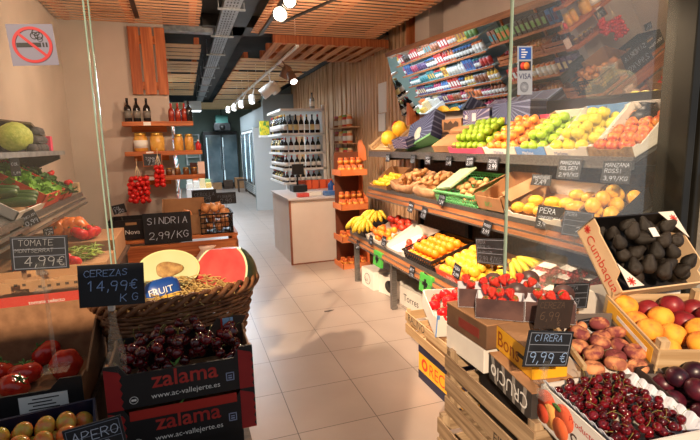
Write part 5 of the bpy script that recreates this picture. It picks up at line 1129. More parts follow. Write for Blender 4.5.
# ================================================================== STICKERS ON THE GLASS
def ring(mb, r0, r1, T, n=40, z=.0015):
    vs = []; fs = []
    for i in range(n):
        a_ = 2*PI*i/n; vs += [(r0*math.cos(a_), r0*math.sin(a_), z), (r1*math.cos(a_), r1*math.sin(a_), z)]
    for i in range(n): j = (i+1) % n; fs.append((2*i, 2*j, 2*j+1, 2*i+1))
    mb.add(vs, fs, T)
Ts, W_, H_ = frame_px((7, 24), (54, 24), (13, 66), at_y, GY-.008)
W_ = W_; t = thing('no_smoking_sticker', 'no smoking sticker, red ring over black cigarette, on left glass', 'sticker', Ts)
part('sheet', MB().bb((0, 0, -.001), (W_, H_, 0)), flat((122, 120, 140), .5), t)
T0 = TR(W_/2, H_/2, 0); rr_ = H_*.44
b = MB(); b.bb((-rr_*.8, -rr_*.12, .0005), (rr_*.42, rr_*.12, .001), T0).bb((rr_*.50, -rr_*.12, .0005), (rr_*.58, rr_*.12, .001), T0).bb((rr_*.66, -rr_*.12, .0005), (rr_*.74, rr_*.12, .001), T0)
for cx, cy, q in ((.15, .5, .2), (.38, .5, .22), (.26, .68, .2), (.42, .3, .14)): ring(b, rr_*q*.78, rr_*q, T0 @ TR(rr_*cx, rr_*cy, 0), 20, .0008)
part('cigarette', b, M['black'], t)
b = MB(); ring(b, rr_*.84, rr_, T0); b.bb((-rr_*.92, -rr_*.075, .0012), (rr_*.92, rr_*.075, .0016), T0 @ RZ(-45)); part('red_ring', b, flat((186, 34, 42), .4), t)
Ts, W_, H_ = frame_px((517, 46), (532, 46), (517.5, 95), at_y, GY-.008)
t = thing('card_payment_sticker', 'narrow grey card payment sticker with blue square on the right glass', 'sticker', Ts); part('sheet', MB().bb((0, 0, -.001), (W_, H_, 0)), flat((150, 158, 172), .4), t)
part('blue_square', MB().bb((W_*.1, H_*.73, .0003), (W_*.9, H_*.97, .001)), flat((40, 84, 168), .4), t)
b = MB()
for i in range(4): b.bb((W_*.25, H_*(.765+i*.05), .001), (W_*(.5+.08*(i % 3)), H_*(.785+i*.05), .0014))
part('white_mark', b, M['paper'], t)
b = MB(); b.bb((W_*.1, H_*.50, .0003), (W_*.9, H_*.69, .0008)); part('dark_square', b, flat((40, 38, 50)), t)
b = MB(); b.lathe([(W_*.2, 0), (W_*.2, .0005)], 20, TR(W_*.38, H_*.595, .0009)); part('red_disc', b, flat((190, 50, 40)), t); b = MB(); b.lathe([(W_*.2, 0), (W_*.2, .0005)], 20, TR(W_*.60, H_*.595, .0011)); part('orange_disc', b, flat((210, 120, 50)), t)
b = MB(); print_text(b, 'VISA', H_*.16, TR(W_*.5, H_*.33, .0005), align='CENTER'); part('printed_lettering', b, flat((34, 40, 84)), t)
b = MB()
for q in (.1, .16, .22, .28):
    ring(b, W_*q*.9, W_*q, TR(W_*.45, H_*.16, 0), 20, .0008)
part('contactless_mark', b, flat((60, 64, 80)), t)

# ================================================================== IN FRONT OF THE SHOP, LEFT
random.seed(9)
tb = thing('trestle_table', 'dark wooden trestle table in front of the left glass', 'table')
part('table_top', MB().bb((-.95, .95, .70), (.13, 1.50, .73), bev=.004), M['wood_dark'], tb)
for x in (-.90, .06):
    for y in (.98, 1.43): part('leg', MB().bb((x, y, 0), (x+.05, y+.05, .70)), M['wood_dark'], tb)
one('riser_crate', MB().bb((-.95, 1.33, .733), (-.29, 1.74, .928)), M['wood_dark'], 'dark plank riser under the big tomato carton', 'riser')
ws = one('window_sill_board', MB().bb((-1.15, 1.742, .80), (-.30, 1.79, 1.07)), M['wood_dark'], 'dark wooden sill board under the left glass', 'board')
# --- beef tomatoes in a black corrugated carton
CORR = mat('corrugated_inside', (150, 108, 74), (128, 90, 60), scale=30, rough=.85, stretch=(1, 14, 1))
F = TR(-.76, 1.34, .930); Wt = .46
t = open_box(F, Wt, .385, .085, .20, 'wide black carton with brown inside holding beef tomatoes', M['black_card'], CORR, gusset=.05, back=CORR)
part('paper_label', MB().bb((.315, -.0085, .025), (.425, -.0068, .072)), M['paper'], t)
b = MB()
for i in range(4): b.bb((.335+.01*(i % 2), -.009, .034+i*.009), (.405-.008*(i % 3), -.0084, .037+i*.009))
part('printed_lines', b, INK_D, t)
for i, (u, v, r_, lab) in enumerate(((46, 353, .046, 'large beef tomato with green calyx at the back of the black carton'), (66, 364, .046, 'large smooth beef tomato at the right front of the black carton'), (25, 373, .045, 'large beef tomato with calyx at the left front of the black carton'), (-3, 372, .046, 'beef tomato cut by the left frame edge in the black carton'), (14, 386, .04, 'beef tomato lowest at the front wall of the black carton'))):
    p = at_z(u, v, .938+r_*.8); fruit('tomato', p, r_, lab, rot=RX(random.uniform(-25, 15)) @ RY(20*(i-2)) @ RZ(60*i) if i != 1 else RX(-110))
# --- pear tomatoes in a navy tray
F = TR(-.66, .985, .845) @ RZ(8) @ RX(14); Wn = .435
open_box(F, Wn, .27, .075, .085, 'navy plastic tray of yellow and orange pear tomatoes', M['blueplastic'], M['blueplastic'])
fill(F, .01, Wn-.01, .008, .262, .012, .0215, 'pear_tomato', 'yellow-orange pear tomato', 'in navy tray', 'pear tomatoes in the navy tray', 2, slope=.05)
one('riser_crate', MB().bb((-.95, 1.0, .733), (-.26, 1.32, .838), bev=.003), M['black_card'], 'black carton under the navy tomato tray', 'box')
chalk_sign(*frame_px((58, 433), (117, 416), (70, 462), at_y, .98), (('APERO', .12, .52, .34), ('3,99', .2, .08, .3)), 'black chalk sign reading Apero at the bottom edge', grid=True, frame=None, stroke=1.1)
chalk_sign(*frame_px((12, 237), (70, 235), (12, 271.5), at_y, 1.36), (('TOMATE', .14, .73, .17), ('MONTSERRAT', .08, .53, .11), ('4,99€', .22, .12, .28), ('KG', .84, .1, .08)), 'black ruled chalk sign reading Tomate 4,99 euro above the beef tomatoes', ink=mat('grey_chalk', (150, 150, 152), rough=.9), clip_len=.05)
p = at_y(42, 281, 1.38); t = thing('clear_sign_stand', 'clear plastic stand under the Tomate sign', 'sign stand', TR(p.x, 1.40, 1.033)); part('pole', MB().cyl((0, 0, 0), (0, 0, p.z-1.033-.02), .005), M['clear'], t); part('foot', MB().bb((-.03, -.02, 0), (.03, .02, .012)), M['clear'], t)
# --- cherry cartons
ZR = mat('carton_red_print', (196, 60, 50), (178, 44, 40), scale=30, rough=.5)
def cherry_carton(z, label, W=.372):
    p = at_y(103, 370, 1.27); F = TR(p.x, 1.27, z); D = .23
    t = open_box(F, W, D, .098, .105, label, M['black_card'], M['card'], gusset=.035)
    for x0 in (0, W-.04):
        part('red_band', MB().prism([(x0, 0), (x0+.04, 0)]+[(x0+.04-(.006 if i % 2 else 0), .0+i*.0115) for i in range(1, 10)]+[(x0, .115)], 0, .0008, Matrix(((1, 0, 0, 0), (0, 0, -1, -.0062), (0, 1, 0, 0), (0, 0, 0, 1)))), M['red_card'], t)
    b = MB(); Tm = Matrix(((1, 0, 0, W*.52), (0, 0, -1, -.0066), (0, 1, 0, .048), (0, 0, 0, 1))); print_text(b, 'zalama', .062, Tm, align='CENTER')
    o = part('printed_lettering', b, ZR, t)
    b = MB(); b.add([(.168, -.0074, .098), (.178, -.0074, .106), (.186, -.0074, .122), (.172, -.0074, .112)], [(0, 1, 2, 3)]).add([(.168, -.0074, .098), (.162, -.0074, .108), (.158, -.0074, .116), (.166, -.0074, .108)], [(0, 3, 2, 1)]); part('printed_leaf', b, M['leaf'], t)
    b = MB(); print_text(b, 'www.ac-vallejerte.es', .021, Matrix(((1, 0, 0, W*.52), (0, 0, -1, -.0066), (0, 1, 0, .018), (0, 0, 0, 1))), align='CENTER'); part('web_lettering', b, INK_W, t)
    b = MB(); Tq = Matrix(((1, 0, 0, .064), (0, 0, -1, -.0066), (0, 1, 0, .022), (0, 0, 0, 1))); ring(b, .009, .0105, Tq, 24, .0004); b.bb((-.006, -.003, .0002), (.006, .003, .0005), Tq); part('round_mark', b, INK_W, t)
    b = MB(); Tq = Matrix(((1, 0, 0, W-.075), (0, 0, -1, -.0066), (0, 1, 0, .03), (0, 0, 0, 1)))
    for i, (x, z_, w2, h2) in enumerate(((0, 0, .022, .003), (0, 0, .003, .024), (.019, 0, .003, .024), (0, .021, .022, .003), (.006, .006, .01, .004), (.006, .013, .01, .003))): b.bb((x, z_, .0002), (x+w2, z_+h2, .0005), Tq)
    part('square_mark', b, flat((150, 160, 190)), t)
    if 'second' in label: part('red_film', MB().bb((.05, -.0075, .085), (W-.05, -.0068, .112)), REDLID, t)
    return F, W, D
zt = at_y(103, 370, 1.27).z-.115
F, W, D = cherry_carton(zt, 'top black and red cherry carton with red script lettering, heaped with cherries')
random.seed(12)
heap(F, .014, W-.014, .012, D-.012, .03, .0162, 'cherry', 'dark red cherry heaped in the top black and red carton', 'cherries in the black and red carton', 86, 2.2, prof=lambda a_, b_: .03*math.sin(PI*a_))
cherry_carton(zt-.12, 'second black and red cherry carton, directly under the heaped one')
cherry_carton(zt-.24, 'lowest black and red cherry carton standing on the trestle table') if zt-.24 > .73 else None
one('riser_box', MB().bb((-.22, 1.28, .733), (.10, 1.49, zt-.125)), M['black_card'], 'black box under the two cherry cartons', 'box') if zt-.24 <= .73 and zt-.13 > .74 else None
p = at_y(251, 396, 1.25); one('red_plastic_scrap', MB().lathe([(.0, -.02), (.016, -.012), (.02, 0), (.014, .014), (0, .02)], 14, None, 0, lambda q, a_: q*(1+.3*noise.noise(q*70))), flat((206, 50, 44), .3), 'scrap of red plastic film at the right of the second cherry carton', 'plastic scrap', TR(p.x, 1.30, p.z))
part_x = at_y(228, 330, 1.47)
t = thing('cardboard_scrap', 'torn dark cardboard scrap with pale blue tag at the back right of the cherries', 'tag', TR(part_x.x, 1.475, part_x.z-.05)); part('card', MB().prism([(-.05, 0), (.05, 0), (.045, .06), (.06, .085), (.02, .09), (-.01, .078), (-.03, .09), (-.055, .05)], -.003, 0, RX(80)), M['wood_dark'], t); part('blue_tag', MB().bb((-.014, .015, .001), (.018, .085, .003), RX(80)), flat((150, 186, 220)), t); part('red_edge', MB().bb((-.02, .03, .001), (-.015, .085, .003), RX(80)), REDLID, t)
Tc, W_, H_ = frame_px((77.5, 266), (144, 262.5), (79.5, 308.5), at_y, 1.25)
chalk_sign(Tc, W_, H_, (('CEREZAS', .09, .73, .15), ('14,99€', .12, .38, .23), ('K·G', .62, .1, .18)), 'large black chalk sign reading Cerezas 14,99 euro above the cherries', grid=False, clip=False, stroke=1.25, ink=mat('blue_chalk', (150, 176, 220), rough=.9))
p = at_y(111, 312, 1.27); t = thing('clear_sign_stand', 'clear plastic stand behind the cherries holding the Cerezas sign', 'sign stand', TR(p.x, 1.285, zt+.05)); hh = p.z-zt-.05
part('pole', MB().lathe([(.022, 0), (.022, hh*.45), (.012, hh*.75), (.009, hh*.8), (.009, hh), (0, hh)], 14), M['clear'], t); part('cap', MB().lathe([(.008, hh), (.009, hh+.012), (0, hh+.014)], 10), M['paper'], t)
# --- wicker basket
one('riser_crate', MB().bb((-.25, 1.55, 0), (.12, 1.76, .885)), M['wood_dark'], 'dark wooden plinth under the wicker basket', 'plinth')
BZ = .888; BH = .24; BT = TR(-.055, 1.71, BZ) @ RZ(22); AX, AY = .262, .168
bk = thing('wicker_basket', 'brown oval wicker basket filled with straw behind the cherries', 'basket', BT)
def oval(a_, s, k=.8): c_, n_ = math.cos(a_), math.sin(a_); e = 1/(abs(c_)**2.6+abs(n_)**2.6)**(1/2.6); return Vector((c_*e*AX*s, n_*e*AY*s, 0))
NS = 34; b = MB(); rows = 17
for r_ in range(rows):
    h = BH*(r_+.5)/rows; s = .78+.22*(h/BH); P = []
    for i in range(NS*4):
        a_ = 2*PI*i/(NS*4); P.append(oval(a_, s+.016*math.sin(NS/2*a_+PI*r_))+Vector((0, 0, h)))
    b.tube(P, .0062, 6, closed=True)
part('woven_wall', b, M['wicker'], bk)
for half in range(2):
    b = MB()
    for i in range(NS//2):
        a_ = 2*PI*(i+half*NS//2)/NS; b.tube([oval(a_, .775), oval(a_, .9)+Vector((0, 0, BH*.55)), oval(a_, 1.0)+Vector((0, 0, BH+.01))], .005, 5)
    part('stakes', b, M['wicker'], bk)
part('base', MB().prism([tuple(oval(2*PI*i/40, .77))[:2] for i in range(40)], 0, .01), M['wicker'], bk)
for k in range(3):
    P = []
    for i in range(150):
        a_ = 2*PI*i/150; q = 26*a_/2+k*2*PI/3; s = 1.02+.045*math.cos(q); P.append(oval(a_, s)+Vector((0, 0, BH+.012+.016*math.sin(q))))
    part('rim_braid', MB().tube(P, .0085, 6, closed=True), M['wicker'], bk)
b = MB()
for i in range(420):
    a_ = random.uniform(0, 2*PI); s = math.sqrt(random.random())*.95; p = oval(a_, s)+Vector((0, 0, BH-.012+.03*(1-s)+random.uniform(0, .022))); q = random.uniform(0, PI); d = Vector((math.cos(q), math.sin(q), random.uniform(-.15, .3)))*random.uniform(.015, .05); b.tube([p-d, p+Vector((0, 0, random.uniform(0, .01))), p+d], .0016, 4)
b.prism([tuple(oval(2*PI*i/40, .95))[:2] for i in range(40)], BH-.03, BH-.012)
one('straw_filling', b, M['straw'], 'loose golden straw filling the wicker basket', 'straw', BT, kind='stuff')
# --- cut melons
def cut_fruit(T, rx, ry, rz, planes, label, name, rind, pith, flesh, th=.1, cat='melon', extra=None):
    root = thing(name, label, cat, T)
    def solid(k, push, nu, nv):
        bm = bmesh.new(); bmesh.ops.create_uvsphere(bm, u_segments=40, v_segments=24, radius=1)
        for v in bm.verts: v.co = Vector((v.co.x*rx*k, v.co.y*ry*k, v.co.z*rz*k))
        for (co, no) in planes:
            n = Vector(no).normalized(); r_ = bmesh.ops.bisect_plane(bm, geom=list(bm.verts)+list(bm.edges)+list(bm.faces), plane_co=Vector(co)+n*push, plane_no=n, clear_outer=True)
            ed = [e for e in r_['geom_cut'] if isinstance(e, bmesh.types.BMEdge)]; f = bmesh.ops.edgeloop_fill(bm, edges=ed)['faces']
            for q in f: q.material_index = 1
        for q in bm.faces: q.smooth = q.material_index == 0
        me = bpy.data.meshes.new(name); bm.to_mesh(me); bm.free(); return me
    me = solid(1, 0, 0, 0); me.materials.append(rind); me.materials.append(pith); part('rind', me, None, root)
    me = solid(1-th, .0012, 0, 0); me.materials.append(flesh); me.materials.append(flesh); part('flesh', me, None, root); return root
WF = mat('watermelon_flesh', (206, 88, 78), (184, 62, 58), scale=14, rough=.35, lo=.3, hi=.7); WR = mat('watermelon_rind', (50, 72, 40), (28, 44, 26), scale=5, rough=.35, stretch=(1, 1, .3)); WP = flat((206, 214, 170), .4)
c_ = at_y(213, 268, 1.74)
cut_fruit(TR(.098, 1.745, 1.155) @ RZ(0), .125, .118, .118, (((-.01, -.01, .01), (-.62, -.66, .42)), ((0, 0, .092), (-.05, .1, 1))), 'cut red watermelon half on the straw at the right of the basket', 'watermelon_half', WR, WP, WF, .065, 'watermelon')
MF = mat('pale_melon_flesh', (208, 210, 156), (190, 198, 136), scale=6, rough=.35); MRD = mat('pale_melon_rind', (214, 204, 96), (190, 186, 84), scale=8, rough=.45)
mr_ = cut_fruit(TR(-.085, 1.79, 1.185) @ RZ(6) @ RX(-24), .108, .085, .075, (((0, -.002, 0), (0.05, -1, .12)),), 'cut pale green melon half with seed cavity beside the watermelon', 'melon_half', MRD, flat((216, 218, 150), .4), MF, .06, 'melon')
part('seed_cavity', MB().lathe([(.047, 0), (.044, .0022), (.03, .0012), (.001, .001)], 24, TR(0, -.0045, 0) @ Vector((.05, -1, .12)).to_track_quat('Z', 'X').to_matrix().to_4x4() @ SCL((.62, 1, 1)), 0, lambda p, a_: p*(1+.1*math.sin(3*a_))), mat('melon_seeds', (190, 150, 84), (150, 110, 60), scale=60, rough=.6), mr_)
p = at_y(167, 293, 1.60)
t = thing('snack_bag', 'blue and yellow bag lettered FRUIT lying on the straw behind the Cerezas sign', 'bag', TR(p.x-.012, 1.63, p.z-.006) @ RX(68) @ RZ(10) @ SCL(.74))
def pillow(w_, h, d): return MB().lathe([(math.cos(q*PI/10-PI/2), math.sin(q*PI/10-PI/2)) for q in range(11)], 28, None, 0, lambda p_, a_: Vector((p_.x*w_*.5/(abs(math.cos(a_))**4+abs(math.sin(a_))**4)**.25, p_.y*h*.5/(abs(math.cos(a_))**4+abs(math.sin(a_))**4)**.25, p_.z*d*.5)))
part('bag_film', pillow(.15, .13, .06), mat('blue_film', (36, 84, 160), (28, 66, 140), scale=5, rough=.3), t); part('yellow_panel', MB().bb((-.062, -.060, .012), (.066, -.014, .031), bev=.006), flat((236, 180, 40), .35), t)
b = MB(); print_text(b, 'FRUIT', .04, TR(-.06, -.006, .0312)); part('printed_lettering', b, M['paper'], t)
b = MB(); b.bb((-.02, -.05, .0312), (.05, -.03, .032)); part('dark_panel', b, flat((60, 52, 40)), t)
# ================================================================== IN FRONT OF THE SHOP, RIGHT
random.seed(31)
# --- crates inside by the rack: orange carton, pale crate, tomato box
t = plainbox(TR(1.425, 2.16, 0), (.36, .62, .235), 'yellow and navy orange carton on the floor under the pale wooden crate', mat('yellow_carton', (244, 186, 40), (236, 172, 30), scale=6, rough=.5))
Tl = lambda x, z, y: Matrix(((0, 0, -1, x), (-1, 0, 0, y), (0, 1, 0, z), (0, 0, 0, 1)))       # lettering on a side that faces the aisle
NB = flat((30, 32, 62))
part('navy_band', MB().bb((1.4235-1.425, -.001, .0), (.361, .621, .06)).bb((-.0015, -.001, .19), (.361, .621, .236)), NB, t)
b = MB(); print_text(b, 'RECO', .115, Tl(-.0016, .085, .47)); part('printed_lettering', b, flat((214, 64, 40)), t)
b = MB(); ring(b, .022, .042, Tl(-.0016, .125, .53), 28, .0006); part('printed_disc', b, flat((214, 64, 40)), t)
slat_crate(TR(1.41, 2.38, .24) @ RZ(-2), .36, .60, .18, 'pale wooden crate with black stencil lettering under the tomato box', M['wood_pale_x'], M['wood_pale_z'], 2, lettering=('left', 'RALINO', .56, .115, .075, INK_D))
F = TR(1.395, 2.50, .41) @ RZ(-14) @ RX(14)
TB = open_box(F, .34, .36, .12, .12, 'white and blue carton of bright red tomatoes tilted on the pale crate', M['white_card'], M['white_card'], gusset=.04)
part('blue_trim', MB().bb((.0, -.0075, .13), (.02, -.0065, .16)).bb((.0, -.0075, .0), (.008, -.0065, .15)), BLUE, TB)
b = MB()
for i in range(4): b.bb((.16+.01*(i % 2), -.008, .04+i*.014), (.28-.012*i, -.0072, .044+i*.014))
part('printed_lines', b, flat((120, 130, 150)), TB)
fill(F, .01, .33, .01, .35, .035, .042, 'tomato_bright', 'bright red tomato', 'in white and blue carton', 'bright tomatoes in the white and blue carton', 2, rr=.03)
one('brown_carton', MB().bb((0, 0, 0), (.30, .30, .13), bev=.003), M['card'], 'brown carton in the pale crate right of the tomato box', 'box', TR(1.45, 2.42, .26))
# --- big weathered crates
slat_crate(TR(1.0, 1.14, .40) @ RZ(-3), .40, .60, .30, 'upper weathered wooden crate with stencil letters at the right of the aisle', M['wood_grey_x'], M['wood_grey_z'], 3, lettering=('left', 'EJEM', .22, .115, .055, INK_D), post=.035)
slat_crate(TR(.975, 1.16, .09) @ RZ(-3), .42, .60, .30, 'lower weathered wooden crate under the stencilled one', M['wood_grey_x'], M['wood_grey_z'], 3, post=.035)
one('floor_pallet', MB().bb((0, 0, 0), (.46, .66, .03)).bb((0, 0, .03), (.08, .66, .08)).bb((.38, 0, .03), (.46, .66, .08)), M['wood_grey_x'], 'small pallet under the weathered crates', 'pallet', TR(.95, 1.12, 0) @ RZ(-3))
one('gap_shade_block', MB().bb((0, 0, 0), (.20, .44, .262), bev=.003), M['black_card'], 'dark block added inside the upper weathered crate to darken its slat gaps', 'box', TR(1.12, 1.21, .41) @ RZ(-3))  # block coloured dark to stand for the shade between the crate slats
GR = stripes_mat('patterned_dark_carton', (52, 48, 46), (150, 144, 136), 40, (.1, -.4), axes=(1, 2))
t = thing('patterned_carton', 'dark patterned carton with white upside-down lettering in the upper crate', 'box', TR(1.005, 1.165, .702) @ RZ(-10)); part('body', MB().bb((0, 0, 0), (.30, .31, .10), bev=.003), GR, t)
part('lid', MB().bb((-.001, -.001, .1), (.301, .311, .104)), M['card'], t)
b = MB(); print_text(b, 'CRUCI', .075, Matrix(((0, 0, -1, -.0006), (1, 0, 0, .02), (0, -1, 0, .075), (0, 0, 0, 1)))); ring(b, .012, .022, Tl(-.0006, .05, .27), 24, .0003); part('printed_lettering', b, INK_W, t)
YC = mat('mustard_carton', (232, 176, 40), (216, 152, 30), scale=5, rough=.5)
t = thing('mustard_carton', 'mustard yellow carton with brown script and hand slot behind the Cirera sign', 'box', TR(1.055, 1.225, .81) @ RZ(-10)); part('body', MB().bb((0, 0, 0), (.13, .27, .095), bev=.003), YC, t)
b = MB(); print_text(b, 'Bons', .085, Tl(-.0006, .02, .255)); part('printed_script', b, flat((150, 70, 26)), t); part('hand_slot', MB().bb((-.0012, .02, .045), (-.0002, .10, .06)), flat((40, 28, 18)), t); part('lid', MB().bb((-.001, -.001, .095), (.131, .271, .098)), M['card'], t)
t = plainbox(TR(1.055, 1.50, .702), (.33, .285, .10), 'white-grey carton under the brown one at the crate corner', M['white_card'])
t = thing('brown_carton', 'dark brown carton with black label under the strawberry punnets', 'box', TR(1.055, 1.485, .806)); part('body', MB().bb((0, 0, 0), (.40, .30, .10), bev=.003), mat('brown_print_carton', (110, 80, 56), (88, 62, 44), scale=7, rough=.7), t)
part('top_flap', MB().bb((-.002, -.002, .1), (.402, .302, .104)), M['card'], t); part('black_label', MB().bb((.06, -.0012, .03), (.24, -.0002, .075)), flat((34, 26, 22)), t); b = MB(); print_text(b, 'OTTO', .045, Matrix(((1, 0, 0, .075), (0, 0, -1, -.0014), (0, 1, 0, .036), (0, 0, 0, 1)))); part('printed_lettering', b, flat((170, 140, 104)), t)
b = MB(); b.bb((-.0012, .05, .03), (-.0002, .20, .07)); part('red_print', b, flat((120, 44, 34)), t)
# --- strawberry punnets
PG = mat('grey_white_punnet', (214, 214, 220), (196, 198, 206), scale=5, rough=.5); PDK = mat('printed_dark_punnet', (96, 70, 66), (70, 50, 50), scale=16, rough=.4)
for i, (x, y, rz) in enumerate(((1.06, 1.70, -30), (1.055, 1.565, -38), (1.225, 1.665, -30), (1.205, 1.455, -34))):
    F = TR(x, y, .913) @ RZ(rz); where = ('at the back left corner', 'nearest the front left', 'at the back right', 'at the front right behind the dark sign')[i]
    W, D, H = .185, .115, .082; t = thing('strawberry_punnet', 'white and dark card punnet of strawberries, %s' % where, 'punnet', F)
    part('bottom', MB().bb((0, 0, 0), (W, D, .003)), PG, t); part('front_panel', MB().bb((0, 0, 0), (W, .003, H)), PDK, t); part('rear_panel', MB().bb((0, D-.003, 0), (W, D, H)), PG, t)
    for xx in (0, W-.003): part('end_panel', MB().bb((xx, 0, 0), (xx+.003, D, H)), PG, t)
    part('handle_flap', MB().lathe([(.044, 0), (.044, .002)], 20, Matrix(((1, 0, 0, W-.03), (0, 0, -1, D), (0, 1, 0, H), (0, 0, 0, 1)))), PDK, t)
    heap(F, .006, W-.006, .006, D-.006, .042, .023, 'strawberry', 'ripe strawberry in the punnet %s' % where, 'strawberries in the punnet %s' % where, 13, .9)
# --- support table
tb = thing('display_table', 'dark display table under the fruit cartons at the right', 'table'); part('table_top', MB().bb((1.43, .80, .66), (2.1, 1.70, .69)), M['wood_dark'], tb)
for x in (1.45, 2.03):
    for y in (.82, 1.62): part('leg', MB().bb((x, y, 0), (x+.05, y+.05, .66)), M['wood_dark'], tb)
slat_crate(TR(1.05, .70, .36), .34, .40, .28, 'dark crate under the big cherry carton', M['wood_grey_x'], M['wood_grey_z'], 3)
slat_crate(TR(1.05, .70, .05), .34, .40, .28, 'crate on the pavement at the right frame edge', M['wood_grey_x'], M['wood_grey_z'], 3)
# --- big cherry carton
F = TR(1.0, .855, .682) @ RZ(-5) @ RX(5); W, D, H = .315, .305, .135
SEL = mat('fruit_print_carton', (226, 222, 216), (212, 206, 200), scale=4, rough=.45)
t = open_box(F, W, D, H, H, 'big white carton of cherries with printed fruit on its side', SEL, M['white_card'])
b = MB(); print_text(b, 'Selecta', .075, Tl(-.0008, .02, .16)); part('printed_lettering', b, flat((70, 50, 44)), t); b = MB(); print_text(b, 'Productos', .028, Tl(-.0009, .098, .17)); part('small_red_lettering', b, flat((190, 52, 44)), t)
for k, (y, z, r_, c_) in enumerate(((.27, .085, .045, (206, 84, 52)), (.245, .055, .040, (232, 166, 88)), (.19, .09, .042, (210, 92, 60)), (.285, .04, .03, (190, 70, 44)), (.20, .045, .035, (214, 100, 56)))): part('printed_fruit', MB().lathe([(r_, 0), (r_, .0006+.0002*k)], 28, Tl(-.0002, z, y)), flat(c_, .45), t)
part('printed_leaf', MB().lathe([(.02, 0), (.02, .002)], 16, Tl(-.0002, .105, .225) @ SCL((1, .45, 1))), M['leaf'], t)
for sd in (0, 1):
    b = MB(); vs = []; fs = []; n = 40; x = .006 if sd == 0 else W-.006; inw = 1 if sd == 0 else -1
    for i in range(n+1):
        s = i/n; z = H+.012+.008*abs(math.sin(s*PI*9)); vs += [(x+inw*.05, D*s, H-.06), (x+inw*.02, D*s, H-.015), (x-inw*.002, D*s, z)]
    for i in range(n):
        for k in range(2): fs.append((i*3+k, (i+1)*3+k, (i+1)*3+k+1, i*3+k+1))
    b.add(vs, fs)
    lp = one('paper_liner', b, mat('white_liner_paper', (226, 230, 240), (212, 218, 232), scale=9, rough=.8), ['white scalloped paper liner on the left side of the big cherry carton', 'white scalloped paper liner between the big cherry carton and the plums'][sd], 'paper', F); lp.modifiers.new('thickness', 'SOLIDIFY').thickness = .0012
heap(F, .02, W-.02, .012, D-.012, .09, .0138, 'cherry', 'dark red cherry with stem in the big white carton', 'cherries in the big white carton', 150, 1.6)
# --- small dark cherries behind the Cirera sign
F = TR(1.20, 1.165, .77) @ RZ(-8) @ RX(6); open_box(F, .19, .27, .085, .10, 'narrow white carton of small dark cherries behind the Cirera sign', M['white_card'], M['card'])
heap(F, .008, .182, .01, .26, .055, .0125, 'cherry', 'small dark cherry in the narrow carton behind the Cirera sign', 'small cherries behind the Cirera sign', 48, .8)
one('riser_box', MB().bb((1.33, 1.16, .70), (1.44, 1.74, .80)), M['card'], 'brown riser board beside the narrow cherry carton', 'box')
one('riser_box', MB().bb((1.445, 1.10, .692), (1.95, 1.70, .80), bev=.003), M['card'], 'brown cardboard riser under the peaches and mango-coloured peaches', 'box')
# --- flat peaches
F = TR(1.19, 1.135, .795) @ RZ(-20) @ RX(10); W, D = .25, .33
t = open_box(F, W, D, .055, .09, 'carton of fuzzy flat peaches between cherries and the wooden divider', mat('grey_carton', (110, 100, 96), (92, 84, 80), scale=6, rough=.7), M['card'])
random.seed(44)
for j, row in enumerate(((.045, .115, .19), (.07, .15, .215), (.05, .125, .20), (.08, .16, .21), (.1, .18))):
    for i, x in enumerate(row):
        fruit('flat_peach', F @ Vector((x, .045+j*.062, .05+.018*((i+j) % 2))), .036, 'fuzzy flat peach beside the wooden divider, row %s from front, %s from left' % (nth(j), nth(i)), 'flat peaches', RZ(random.uniform(0, 360)) @ RX(random.uniform(-28, 28)))
one('fallen_sign_rest', MB().bb((0, 0, 0), (.012, .3, .02)), M['wood_pale_x'], 'thin pale wooden strip along the left of the flat peaches', 'strip', F @ TR(-.014, .0, .075))
chalk_sign(*frame_px((568, 322), (592, 318), (577, 345), at_y, 1.36), (('PARAGUAYO', .06, .7, .16), ('2,99', .2, .2, .26)), 'dark ruled chalk sign lying back behind the flat peaches', ink=M['chalk_dim'], clip=False)
# --- yellow peaches in a wooden crate with yellow trim
F = TR(1.425, 1.075, .835) @ RZ(-22) @ RX(11); W, D = .34, .36
cr = slat_crate(F, W, D, .112, 'pale wooden crate with yellow trim holding yellow peaches and dark nectarines', M['wood_pale_x'], M['wood_pale_z'], 1, post=.03)
part('yellow_trim', MB().bb((-.0085, .02, .03), (-.0072, D-.02, .085)), flat((238, 178, 50)), cr); part('white_trim', MB().bb((-.0092, .05, .05), (-.0082, D-.10, .065)), M['paper'], cr)
ks = (('yellow_peach',)*3, ('yellow_peach',)*4, ('yellow_peach', 'yellow_peach', 'nectarine_dark', 'nectarine_dark'), ('yellow_peach', 'nectarine_dark', 'nectarine_dark', 'nectarine_dark'))
for j, row in enumerate(ks):
    for i, k in enumerate(row):
        n = len(row); fruit(k, F @ Vector(((i+.5)*W/n if n == 4 else .06+i*.11, .055+j*.083, .06+.02*((i+j) % 2))), .043, '%s in the yellow-trimmed crate, row %s from front, %s from left' % ('yellow peach with red blush' if k == 'yellow_peach' else 'dark red nectarine', nth(j), nth(i)), 'fruit in the yellow-trimmed crate', RZ(random.uniform(0, 360)) @ RX(random.uniform(-40, 40)))
# --- dark plums
F = TR(1.335, .80, .725) @ RZ(-2) @ RX(9); W, D = .45, .30
t = open_box(F, W, D, .075, .10, 'dark carton of plums at the right edge beside the cherries', mat('brown_black_carton', (58, 46, 42), (44, 36, 34), scale=6, rough=.6), M['card'])
fill(F, .01, W-.01, .01, D-.01, .008, .0355, 'plum', 'dark purple plum', 'beside the cherries', 'dark plums', 2, rr=.05, slope=.05)
one('dark_carton', MB().bb((0, 0, 0), (.16, .10, .10), bev=.003), M['black_card'], 'small dark carton corner with red strap at the right edge before the yellow peaches', 'box', TR(1.80, .93, .80) @ RZ(-20))
